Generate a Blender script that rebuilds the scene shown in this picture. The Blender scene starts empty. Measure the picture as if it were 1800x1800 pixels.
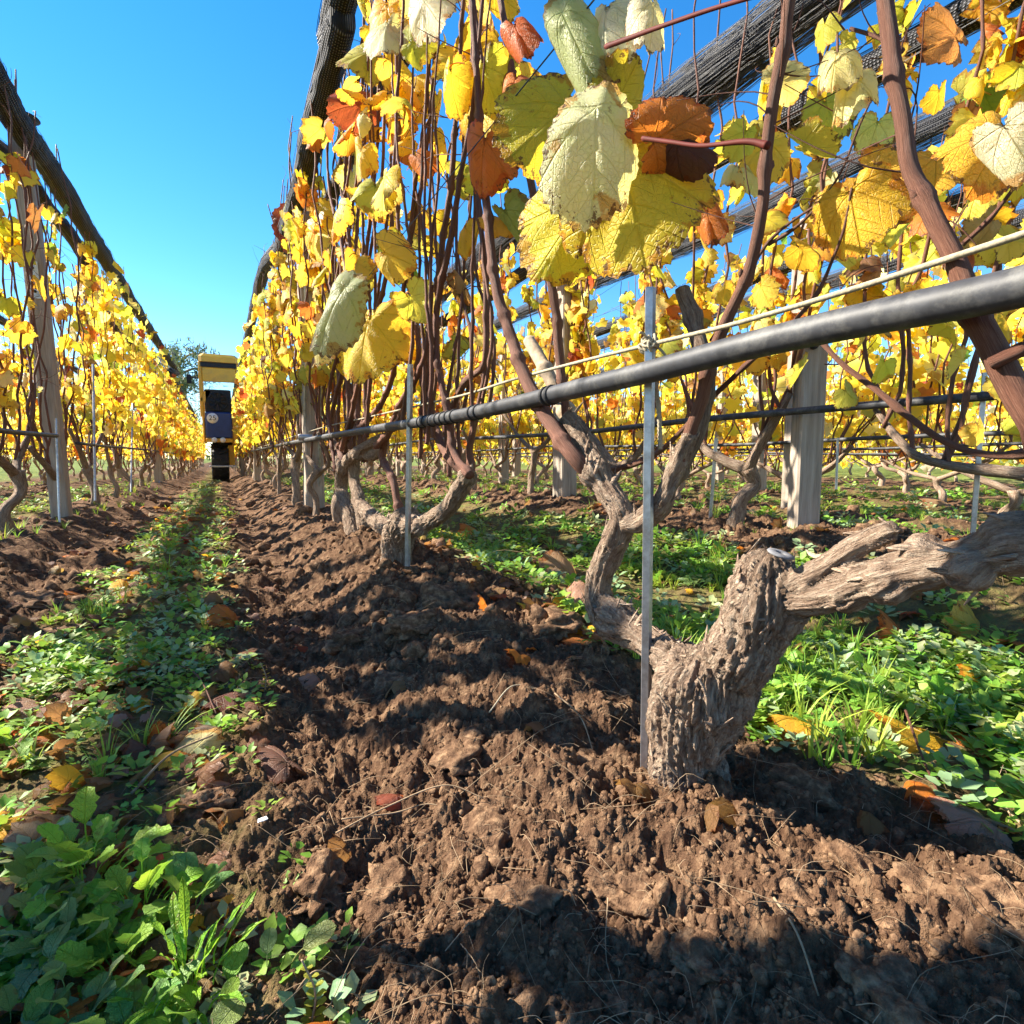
import bpy, math, random
import numpy as np
from mathutils import Matrix, Vector

# ------------------------------------------------------------------ camera, sky, sun, exposure
SC = bpy.context.scene
COL = SC.collection
CAM_H = 0.34
YAW, PITCH, FPX = math.radians(27.15), math.radians(5.4), 1000.0
Fv = np.array([math.sin(YAW)*math.cos(PITCH), math.cos(YAW)*math.cos(PITCH), -math.sin(PITCH)])
Rv = np.array([math.cos(YAW), -math.sin(YAW), 0.0])
Uv = np.cross(Rv, Fv)
CAM = np.array([0.0, 0.0, CAM_H])
cd = bpy.data.cameras.new('camera'); cam = bpy.data.objects.new('camera', cd); COL.objects.link(cam)
cd.sensor_width = 36; cd.lens = 36*FPX/1800; cd.clip_start = 0.02; cd.clip_end = 3000
cam.matrix_world = Matrix(((Rv[0], Uv[0], -Fv[0], 0), (Rv[1], Uv[1], -Fv[1], 0), (Rv[2], Uv[2], -Fv[2], CAM_H), (0, 0, 0, 1)))
SC.camera = cam
SUN_EL = math.radians(37)
SUN_H = np.array([-0.77, 0.64]); SUN_H /= np.linalg.norm(SUN_H)
w = bpy.data.worlds.new('World'); SC.world = w; w.use_nodes = True
nt = w.node_tree; nt.nodes.clear()
sky = nt.nodes.new('ShaderNodeTexSky'); sky.sky_type = 'NISHITA'; sky.sun_disc = False
sky.sun_elevation = SUN_EL; sky.sun_rotation = math.atan2(SUN_H[0], SUN_H[1]) % (2*math.pi)
sky.air_density = 1.0; sky.dust_density = 0.0; sky.ozone_density = 2.5; sky.altitude = 300
bg = nt.nodes.new('ShaderNodeBackground'); bg.inputs[1].default_value = 0.086
wo = nt.nodes.new('ShaderNodeOutputWorld')
hs = nt.nodes.new('ShaderNodeHueSaturation'); hs.inputs['Saturation'].default_value = 1.36
nt.links.new(sky.outputs[0], hs.inputs['Color']); nt.links.new(hs.outputs[0], bg.inputs[0]); nt.links.new(bg.outputs[0], wo.inputs[0])
sl = bpy.data.lights.new('sun', 'SUN'); sl.energy = 5.0; sl.angle = math.radians(0.53); sl.color = (1.0, 0.92, 0.78)
so = bpy.data.objects.new('sun', sl); COL.objects.link(so)
sd = Vector((SUN_H[0]*math.cos(SUN_EL), SUN_H[1]*math.cos(SUN_EL), math.sin(SUN_EL)))
so.rotation_euler = sd.to_track_quat('Z', 'Y').to_euler(); so.location = sd*20
SC.view_settings.view_transform = 'Standard'; SC.view_settings.look = 'None'
SC.view_settings.exposure = 1.86; SC.view_settings.gamma = 1.0; SC.view_settings.use_curve_mapping = False
SC.cycles.max_bounces = 7; SC.cycles.transparent_max_bounces = 8; SC.cycles.transmission_bounces = 4
SC.cycles.diffuse_bounces = 3; SC.cycles.glossy_bounces = 2
SC.cycles.use_denoising = True

# ------------------------------------------------------------------ numeric helpers
RNG = np.random.default_rng(7)

def ray(u, v):
    return Fv + (u-900)/FPX*Rv + (900-v)/FPX*Uv

def P(u, v, X):
    """the point where the line of sight meets the vertical plane x = X of a vine row"""
    d = ray(u, v); return CAM + d*(X/d[0])

def depth_of(p):
    return float(np.dot(np.asarray(p)-CAM, Fv))

def _hash(i, j, k, seed):
    h = (i*374761393 + j*668265263 + k*1440662683 + seed*982451653) & 0xffffffff
    h = ((h ^ (h >> 13))*1274126177) & 0xffffffff
    return (h ^ (h >> 16)) & 0xffffffff

def noise3(x, y, z, seed=0):
    x = np.asarray(x, float); y = np.asarray(y, float)+0*x; z = np.asarray(z, float)+0*x
    xi = np.floor(x); yi = np.floor(y); zi = np.floor(z)
    fx, fy, fz = x-xi, y-yi, z-zi
    xi = xi.astype(np.int64); yi = yi.astype(np.int64); zi = zi.astype(np.int64)
    u = fx*fx*(3-2*fx); v = fy*fy*(3-2*fy); w_ = fz*fz*(3-2*fz)
    out = 0
    for a in (0, 1):
        for b in (0, 1):
            for c in (0, 1):
                h = _hash(xi+a, yi+b, zi+c, seed)
                g = ((h & 1023)/511.5-1)*(fx-a) + (((h >> 10) & 1023)/511.5-1)*(fy-b) + (((h >> 20) & 1023)/511.5-1)*(fz-c)
                out = out + g*(u if a else 1-u)*(v if b else 1-v)*(w_ if c else 1-w_)
    return out*1.4

def noise2(x, y, seed=0):
    x = np.asarray(x, float); y = np.asarray(y, float)+0*x
    xi = np.floor(x); yi = np.floor(y); fx, fy = x-xi, y-yi
    xi = xi.astype(np.int64); yi = yi.astype(np.int64)
    u = fx*fx*(3-2*fx); v = fy*fy*(3-2*fy); out = 0
    for a in (0, 1):
        for b in (0, 1):
            h = _hash(xi+a, yi+b, 0, seed)
            g = ((h & 1023)/511.5-1)*(fx-a) + (((h >> 10) & 1023)/511.5-1)*(fy-b)
            out = out + g*(u if a else 1-u)*(v if b else 1-v)
    return out*1.5

def cells2(x, y, seed=0):
    """distance to the nearest of jittered points: round clods when inverted"""
    xi = np.floor(x).astype(np.int64); yi = np.floor(y).astype(np.int64)
    best = np.full(np.shape(x), 9.0)
    for a in (-1, 0, 1):
        for b in (-1, 0, 1):
            h = _hash(xi+a, yi+b, 5, seed)
            px = xi+a+(h & 1023)/1023.0; py = yi+b+((h >> 10) & 1023)/1023.0
            best = np.minimum(best, (px-x)**2+(py-y)**2)
    return np.sqrt(best)

# ------------------------------------------------------------------ the lie of the land
ROWX = {'L3': -2.84, 'L2': -1.76, 'L1': -0.68, 'R1': 0.40, 'R2': 1.48, 'R3': 2.56, 'R4': 3.64, 'R5': 4.72, 'R6': 5.80, 'R7': 6.88, 'R8': 7.96, 'R9': 9.04}
def smooth(a, b, t):
    t = np.clip((t-a)/(b-a), 0, 1); return t*t*(3-2*t)

def land(x, y):
    x = np.asarray(x, float); y = np.asarray(y, float)
    z = 0*x
    z = z + 0.098*np.exp(-((x-0.46)/0.23)**2)*smooth(0.45, 1.3, y)
    z = z + 0.020*np.exp(-((x-0.42)/0.20)**2)*(1-smooth(0.5, 0.9, y))
    z = z + 0.075*np.exp(-((x+0.68)/0.22)**2)
    z = z + 0.06*np.exp(-((x+1.76)/0.22)**2) + 0.06*np.exp(-((x+2.84)/0.22)**2)
    z = z + 0.115*np.exp(-((x-1.50)/0.33)**2) + 0.045*smooth(0.7, 1.3, x)
    for k, X in ROWX.items():
        if X > 2: z = z + 0.05*np.exp(-((x-X)/0.25)**2)
    z = z - 0.045*np.exp(-((x-0.16)/0.10)**2)*smooth(0.3, 0.9, y)      # plough furrow beside the row
    z = z - 0.02*np.exp(-((x+0.47)/0.10)**2)
    z = z - 0.10*smooth(6, 14, y)*smooth(-20, -2, x)*(1-smooth(0.9, 3, x)*0.4)
    return z

def soilness(x, y):
    """1 on bare tilled soil, 0 on the weedy strips"""
    wob = 0.07*noise2(np.asarray(x)*2.3, np.asarray(y)*2.3, 31)
    s = np.ones_like(np.asarray(x, float))
    for c, hw in ((-0.15, 0.15), (0.92, 0.32), (2.02, 0.36), (3.1, 0.38), (4.18, 0.4), (5.26, 0.4), (-1.22, 0.26), (-2.3, 0.3)):
        s = s*smooth(hw-0.10, hw+0.08, np.abs(x-c+wob))
    far = smooth(7.2, 8.2, x)+smooth(-3.3, -4.2, x)
    return s*(1-np.clip(far, 0, 1))

def ground_z(x, y, fine=True):
    x = np.asarray(x, float); y = np.asarray(y, float)
    z = land(x, y)
    s = soilness(x, y)
    r = np.sqrt(x*x+y*y)
    k = (0.35+0.65*s)*(1-0.75*smooth(4, 30, r))
    z = z + k*0.030*noise2(x*3.1, y*3.1, 1)
    z = z + k*0.020*noise2(x*7.3, y*7.3, 2)
    c = 0.5+0.5*noise2(x*5, y*5, 9)
    z = z + k*0.042*np.clip(0.62-cells2(x*11+0.3*noise2(x*20, y*20, 4), y*11+0.3*noise2(x*20, y*20, 5), 3), 0, 1)*c
    z = z + k*0.016*np.clip(0.6-cells2(x*27, y*27, 6), 0, 1)
    z = z + k*0.022*np.abs(noise2(x*15+0.5*noise2(x*8, y*8, 51), y*15, 52))
    z = z - k*0.019
    if fine:
        q = k*(1-smooth(1.5, 4, r))
        z = z + q*0.0085*np.clip(0.62-cells2(x*62+0.4*noise2(x*90, y*90, 21), y*62+0.4*noise2(x*90, y*90, 22), 7), 0, 1)
        z = z + q*0.0052*noise2(x*150, y*150, 8) + q*0.0085*noise2(x*48, y*48, 14) + q*0.0045*np.abs(noise2(x*85, y*85, 15))
        z = z + q*0.0030*noise2(x*330, y*330, 18)
    return z

def gz(x, y):
    return float(ground_z(np.array([x]), np.array([y]))[0])

def G(u, v):
    """the point where a line of sight meets the ground"""
    d = ray(u, v); t = 0.15
    for _ in range(4000):
        p = CAM+d*t
        if p[2] <= float(land(p[0], p[1]))+0.012: break
        t += 0.004+t*0.003
    return np.array([p[0], p[1], gz(p[0], p[1])])

# ------------------------------------------------------------------ mesh helpers
def make_mesh(name, V, polys, attrs=None, smooth_shade=True, mat=None):
    """polys: list of (n,3) or (n,4) index arrays; attrs: {name: (n,3)} per vertex vectors"""
    V = np.asarray(V, np.float32)
    me = bpy.data.meshes.new(name)
    me.vertices.add(len(V)); me.vertices.foreach_set('co', V.ravel())
    polys = [np.asarray(p, np.int32) for p in polys if len(p)]
    nl = sum(p.size for p in polys); npo = sum(len(p) for p in polys)
    me.loops.add(nl); me.loops.foreach_set('vertex_index', np.concatenate([p.ravel() for p in polys]))
    tot = np.concatenate([np.full(len(p), p.shape[1], np.int32) for p in polys])
    st = np.concatenate([[0], np.cumsum(tot)[:-1]]).astype(np.int32)
    me.polygons.add(npo); me.polygons.foreach_set('loop_start', st)
    try: me.polygons.foreach_set('loop_total', tot)
    except Exception: pass
    me.polygons.foreach_set('use_smooth', np.full(npo, smooth_shade))
    me.update(calc_edges=True)
    for k, a in (attrs or {}).items():
        at = me.attributes.new(k, 'FLOAT_VECTOR', 'POINT'); at.data.foreach_set('vector', np.asarray(a, np.float32).ravel())
    if mat is not None: me.materials.append(mat)
    return me

class Acc:
    """collects vertices, faces and vectors for one mesh"""
    def __init__(s): s.V, s.Q, s.T, s.D, s.n = [], [], [], [], 0
    def add(s, V, quads=None, tris=None, **at):
        V = np.asarray(V, float)
        if quads is not None and len(quads): s.Q.append(np.asarray(quads)+s.n)
        if tris is not None and len(tris): s.T.append(np.asarray(tris)+s.n)
        s.V.append(V); s.n += len(V)
        s.D.append((len(V), at))
        return s
    def arrays(s):
        return np.concatenate(s.V), (np.concatenate(s.Q) if s.Q else np.zeros((0, 4), int)), (np.concatenate(s.T) if s.T else np.zeros((0, 3), int)), {k: np.concatenate([np.broadcast_to(np.asarray(at.get(k, (0, 0, 0)), float), (n, 3)) for n, at in s.D]) for k in {k for _, at in s.D for k in at}}
    def mesh(s, name, mat, origin=(0, 0, 0), smooth_shade=True):
        V, Q, T, A = s.arrays()
        return make_mesh(name, V-np.asarray(origin), [Q, T], A, smooth_shade, mat)

def frames(pts):
    pts = np.asarray(pts, float)
    T = np.gradient(pts, axis=0); T /= np.maximum(np.linalg.norm(T, axis=1, keepdims=True), 1e-9)
    n = np.cross(T[0], [0.31, 0.17, 0.93]);
    if np.linalg.norm(n) < 1e-3: n = np.cross(T[0], [1, 0, 0])
    n /= np.linalg.norm(n); N = [n]
    for i in range(1, len(pts)):
        n = N[-1]-T[i]*np.dot(N[-1], T[i]); n /= max(np.linalg.norm(n), 1e-9); N.append(n)
    N = np.array(N); return T, N, np.cross(T, N)

def catmull(pts, n):
    """smooth path through points (any number of columns)"""
    p = np.asarray(pts, float)
    if len(p) < 3: 
        t = np.linspace(0, 1, n)[:, None]; return p[0]*(1-t)+p[-1]*t
    q = np.vstack([2*p[0]-p[1], p, 2*p[-1]-p[-2]])
    ts = np.linspace(0, len(p)-1-1e-6, n); i = ts.astype(int); f = (ts-i)[:, None]
    a, b, c, d = q[i], q[i+1], q[i+2], q[i+3]
    return 0.5*((2*b)+(-a+c)*f+(2*a-5*b+4*c-d)*f**2+(-a+3*b-3*c+d)*f**3)

def tube(pts, rad, sides=6, cap=True, rough=0.0, seed=0, flute=0.0):
    pts = np.asarray(pts, float); n = len(pts); rad = np.broadcast_to(np.asarray(rad, float), (n,))
    T, N, B = frames(pts)
    s = np.concatenate([[0], np.cumsum(np.linalg.norm(np.diff(pts, axis=0), axis=1))])
    a = np.linspace(0, 2*np.pi, sides, endpoint=False)
    ca, sa = np.cos(a), np.sin(a)
    R = rad[:, None]*np.ones((1, sides))
    if rough:
        AA, SS = np.meshgrid(a, s)
        R = R*(1+rough*noise3(np.cos(AA)*1.3+7*seed, np.sin(AA)*1.3, SS*22, seed) + flute*noise3(np.cos(AA)*4, np.sin(AA)*4+seed, SS*9, seed+3))
    V = pts[:, None, :] + R[:, :, None]*(ca[None, :, None]*N[:, None, :]+sa[None, :, None]*B[:, None, :])
    i = np.arange(n-1)[:, None]*sides; j = np.arange(sides)[None, :]; j2 = (j+1) % sides
    Q = np.stack([i+j, i+j2, i+sides+j2, i+sides+j], -1).reshape(-1, 4)
    uvw = np.stack([np.broadcast_to(a/(2*np.pi), (n, sides)), np.broadcast_to(s[:, None], (n, sides)), np.zeros((n, sides))], -1).reshape(-1, 3)
    V = V.reshape(-1, 3); T3 = []
    if cap:
        c0, c1 = len(V), len(V)+1
        V = np.vstack([V, pts[0], pts[-1]]); uvw = np.vstack([uvw, [0, 0, 1], [0, s[-1], 1]])
        jj = np.arange(sides); k = (n-1)*sides
        T3 = np.vstack([np.stack([np.full(sides, c0), (jj+1) % sides, jj], -1), np.stack([np.full(sides, c1), k+jj, k+(jj+1) % sides], -1)])
    return V, Q, T3, uvw

def add_tube(acc, *a, **k):
    V, Q, T3, uvw = tube(*a, **k); acc.add(V, Q, T3, tuv=uvw); return acc

def box(acc, lo, hi, rot=None, at=(0, 0, 0), bevel=0.0):
    lo = np.asarray(lo, float); hi = np.asarray(hi, float)
    if bevel <= 0:
        V = np.array([[x, y, z] for z in (lo[2], hi[2]) for y in (lo[1], hi[1]) for x in (lo[0], hi[0])])
        Q = [[0, 2, 3, 1], [4, 5, 7, 6], [0, 1, 5, 4], [2, 6, 7, 3], [0, 4, 6, 2], [1, 3, 7, 5]]
        T3 = []
    else:
        b = bevel; V = []; 
        prof = [(lo[0]+b, lo[1]), (hi[0]-b, lo[1]), (hi[0], lo[1]+b), (hi[0], hi[1]-b), (hi[0]-b, hi[1]), (lo[0]+b, hi[1]), (lo[0], hi[1]-b), (lo[0], lo[1]+b)]
        cx, cy = (lo[0]+hi[0])/2, (lo[1]+hi[1])/2
        for z, k in ((lo[2], 1), (hi[2]-b, 1), (hi[2], 1)):
            for (x, y) in prof:
                if z == hi[2]:
                    x = cx+(x-cx)*(1-b/max(hi[0]-cx, 1e-6)); y = cy+(y-cy)*(1-b/max(hi[1]-cy, 1e-6))
                V.append([x, y, z])
        V.append([cx, cy, hi[2]]); V.append([cx, cy, lo[2]])
        V = np.array(V); Q = []; T3 = []
        for l in (0, 8):
            for i in range(8): Q.append([l+i, l+(i+1) % 8, l+8+(i+1) % 8, l+8+i])
        for i in range(8): T3.append([16+i, 16+(i+1) % 8, 24]); T3.append([(i+1) % 8, i, 25])
    if rot is not None: V = V@np.asarray(rot).T
    V = V+np.asarray(at)
    acc.add(V, Q, T3, tuv=np.stack([V[:, 0], V[:, 2], V[:, 1]], -1)); return acc

def rotz(a):
    c, s = math.cos(a), math.sin(a); return np.array([[c, -s, 0], [s, c, 0], [0, 0, 1]])
def rotx(a):
    c, s = math.cos(a), math.sin(a); return np.array([[1, 0, 0], [0, c, -s], [0, s, c]])
def roty(a):
    c, s = math.cos(a), math.sin(a); return np.array([[c, 0, s], [0, 1, 0], [-s, 0, c]])

def scatter(acc, tmpl, Pp, Rm, S, tint):
    """append len(Pp) copies of a template mesh; Rm (n,3,3), S (n,), tint (n,3)"""
    V, Q, T3, uv = tmpl; n = len(Pp)
    if n == 0: return
    W = np.einsum('nij,vj->nvi', Rm, V)*np.asarray(S)[:, None, None]+np.asarray(Pp)[:, None, :]
    off = (np.arange(n)*len(V))[:, None, None]
    q = (np.asarray(Q)[None]+off).reshape(-1, 4) if len(Q) else None
    t = (np.asarray(T3)[None]+off).reshape(-1, 3) if len(T3) else None
    acc.add(W.reshape(-1, 3), q, t, luv=np.tile(uv, (n, 1)), tint=np.repeat(np.asarray(tint), len(V), axis=0))

def obj(name, me, parent=None, loc=(0, 0, 0), M=None):
    o = bpy.data.objects.new(name, me); COL.objects.link(o)
    if parent is not None: o.parent = parent
    if M is not None: o.matrix_basis = M
    else: o.location = loc
    return o
def thing(o, label, cat, group=None):
    o['label'] = label; o['category'] = cat
    if group: o['group'] = group
    return o
def empty(name, loc, label, cat, group=None, rz=0.0):
    o = bpy.data.objects.new(name, None); COL.objects.link(o); o.location = loc; o.rotation_euler = (0, 0, rz)
    o.empty_display_size = 0.05
    return thing(o, label, cat, group)
def mat4(R, s, p):
    M = np.eye(4); M[:3, :3] = np.asarray(R)*s; M[:3, 3] = p; return Matrix(M.tolist())

# ------------------------------------------------------------------ materials
class NM:
    def __init__(s, name):
        s.m = bpy.data.materials.new(name); s.m.use_nodes = True; s.t = s.m.node_tree; s.t.nodes.clear()
        s.out = s.n('ShaderNodeOutputMaterial')
    def n(s, ty, **kw):
        nd = s.t.nodes.new(ty)
        for k, v in kw.items(): setattr(nd, k, v)
        return nd
    def l(s, a, b): s.t.links.new(a, b)
    def put(s, sock, v):
        if isinstance(v, bpy.types.NodeSocket): s.l(v, sock)
        elif isinstance(v, (tuple, list)) and sock.type == 'RGBA': sock.default_value = (*v[:3], 1)
        else: sock.default_value = v
    def math(s, op, a, b=0.0, c=0.0, clamp=False):
        nd = s.n('ShaderNodeMath', operation=op, use_clamp=clamp)
        s.put(nd.inputs[0], a); s.put(nd.inputs[1], b); s.put(nd.inputs[2], c); return nd.outputs[0]
    def vmath(s, op, a, b=(0, 0, 0)):
        nd = s.n('ShaderNodeVectorMath', operation=op); s.put(nd.inputs[0], a); s.put(nd.inputs[1], b)
        return nd.outputs['Value'] if op in ('DOT_PRODUCT', 'LENGTH', 'DISTANCE') else nd.outputs[0]
    def attr(s, name): return s.n('ShaderNodeAttribute', attribute_name=name).outputs['Vector']
    def noise(s, vec, scale, detail=4, rough=0.55, dist=0.0):
        nd = s.n('ShaderNodeTexNoise'); s.put(nd.inputs['Vector'], vec); nd.inputs['Scale'].default_value = scale
        nd.inputs['Detail'].default_value = detail; nd.inputs['Roughness'].default_value = rough; nd.inputs['Distortion'].default_value = dist
        return nd.outputs['Fac']
    def ramp(s, f, *stops):
        nd = s.n('ShaderNodeValToRGB'); s.put(nd.inputs[0], f); e = nd.color_ramp.elements
        while len(e) < len(stops): e.new(0.5)
        for i, (p, c) in enumerate(stops):
            e[i].position = p; e[i].color = (*c, 1) if isinstance(c, (tuple, list)) else (c, c, c, 1)
        return nd.outputs[0]
    def mix(s, f, a, b, mode='MIX'):
        nd = s.n('ShaderNodeMix', data_type='RGBA', blend_type=mode)
        s.put(nd.inputs[0], f); s.put(nd.inputs[6], a); s.put(nd.inputs[7], b); return nd.outputs[2]
    def bump(s, h, strength=0.5, dist=0.01, normal=None):
        nd = s.n('ShaderNodeBump'); s.put(nd.inputs['Height'], h); nd.inputs['Strength'].default_value = strength
        nd.inputs['Distance'].default_value = dist
        if normal is not None: s.l(normal, nd.inputs['Normal'])
        return nd.outputs[0]
    def pbr(s, col, rough=0.8, nrm=None, spec=0.3, metal=0.0):
        b = s.n('ShaderNodeBsdfPrincipled'); s.put(b.inputs['Base Color'], col); s.put(b.inputs['Roughness'], rough)
        b.inputs['Specular IOR Level'].default_value = spec; b.inputs['Metallic'].default_value = metal
        if nrm is not None: s.l(nrm, b.inputs['Normal'])
        s.l(b.outputs[0], s.out.inputs[0]); return b
    def pos(s): return s.n('ShaderNodeNewGeometry').outputs['Position']

def mat_soil():
    m = NM('tilled_soil'); p = m.pos(); sa = m.attr('soil')
    sep = m.n('ShaderNodeSeparateXYZ'); m.l(sa, sep.inputs[0])
    n1 = m.noise(p, 6, 5, 0.6); n2 = m.noise(p, 55, 5, 0.65); n3 = m.noise(p, 320, 4, 0.7)
    c = m.ramp(n2, (0.28, (0.050, 0.026, 0.016)), (0.5, (0.138, 0.078, 0.045)), (0.76, (0.37, 0.235, 0.135)))
    c = m.mix(m.math('MULTIPLY', n1, 0.5), c, (0.085, 0.048, 0.032))
    grit = m.ramp(n3, (0.62, 0.0), (0.75, 1.0))
    c = m.mix(m.math('MULTIPLY', grit, 0.35), c, (0.30, 0.21, 0.14))
    duff = m.ramp(m.noise(p, 22, 6, 0.7), (0.35, (0.10, 0.065, 0.04)), (0.52, (0.16, 0.13, 0.05)), (0.68, (0.10, 0.15, 0.035)))
    c = m.mix(sep.outputs[0], duff, c)
    fieldg = m.ramp(m.noise(p, 1.5, 6, 0.7), (0.3, (0.08, 0.12, 0.03)), (0.7, (0.20, 0.22, 0.06)))
    c = m.mix(sep.outputs[1], c, fieldg)
    h = m.math('ADD', m.math('MULTIPLY', n2, 1.0), m.math('MULTIPLY', n3, 0.35))
    m.pbr(c, 0.95, m.bump(h, 1.0, 0.012), 0.05); return m.m

def mat_clod():
    m = NM('soil_crumb'); p = m.pos()
    n2 = m.noise(p, 90, 5, 0.65); n3 = m.noise(p, 420, 3, 0.7)
    c = m.ramp(n2, (0.28, (0.052, 0.027, 0.016)), (0.5, (0.142, 0.081, 0.047)), (0.76, (0.37, 0.235, 0.135)))
    h = m.math('ADD', n2, m.math('MULTIPLY', n3, 0.5))
    m.pbr(c, 0.95, m.bump(h, 1.0, 0.004), 0.1); return m.m

def mat_bark(name='vine_bark', dark=(0.075, 0.045, 0.032), mid=(0.30, 0.205, 0.145), light=(0.56, 0.45, 0.34), freq=1.0):
    m = NM(name); t = m.attr('tuv')
    mp = m.n('ShaderNodeMapping'); m.l(t, mp.inputs[0]); mp.inputs['Scale'].default_value = (9, 16*freq, 1)
    tw = m.noise(m.pos(), 18, 3, 0.5)
    f1 = m.noise(mp.outputs[0], 2.2, 6, 0.75, 0.6)
    mp2 = m.n('ShaderNodeMapping'); m.l(t, mp2.inputs[0]); mp2.inputs['Scale'].default_value = (34, 30*freq, 1)
    f2 = m.noise(mp2.outputs[0], 1.6, 5, 0.7, 0.4)
    f3 = m.noise(m.pos(), 260, 3, 0.6)
    h = m.math('ADD', m.math('MULTIPLY', f1, 1.0), m.math('ADD', m.math('MULTIPLY', f2, 0.7), m.math('MULTIPLY', f3, 0.25)))
    c = m.ramp(m.math('MULTIPLY', h, 0.52), (0.38, dark), (0.49, mid), (0.62, light))
    c = m.mix(m.math('MULTIPLY', tw, 0.35), c, (0.27, 0.185, 0.13))
    m.pbr(c, 0.9, m.bump(h, 1.0, 0.011*freq), 0.15); return m.m

def mat_cane():
    m = NM('cane_bark'); t = m.attr('tuv')
    mp = m.n('ShaderNodeMapping'); m.l(t, mp.inputs[0]); mp.inputs['Scale'].default_value = (30, 16, 1)
    f = m.noise(mp.outputs[0], 2.4, 6, 0.8, 0.3); r = m.n('ShaderNodeObjectInfo').outputs['Random']
    g = m.noise(m.pos(), 14, 3, 0.5)
    c = m.ramp(f, (0.34, (0.050, 0.020, 0.014)), (0.5, (0.165, 0.062, 0.038)), (0.74, (0.36, 0.19, 0.125)))
    c = m.mix(m.math('MULTIPLY', r, 0.3), c, (0.17, 0.09, 0.05))
    c = m.mix(m.math('MULTIPLY', m.ramp(g, (0.5, 0.0), (0.7, 1.0)), 0.35), c, (0.10, 0.05, 0.035))
    m.pbr(c, 0.65, m.bump(f, 0.8, 0.003), 0.25); return m.m

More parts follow.
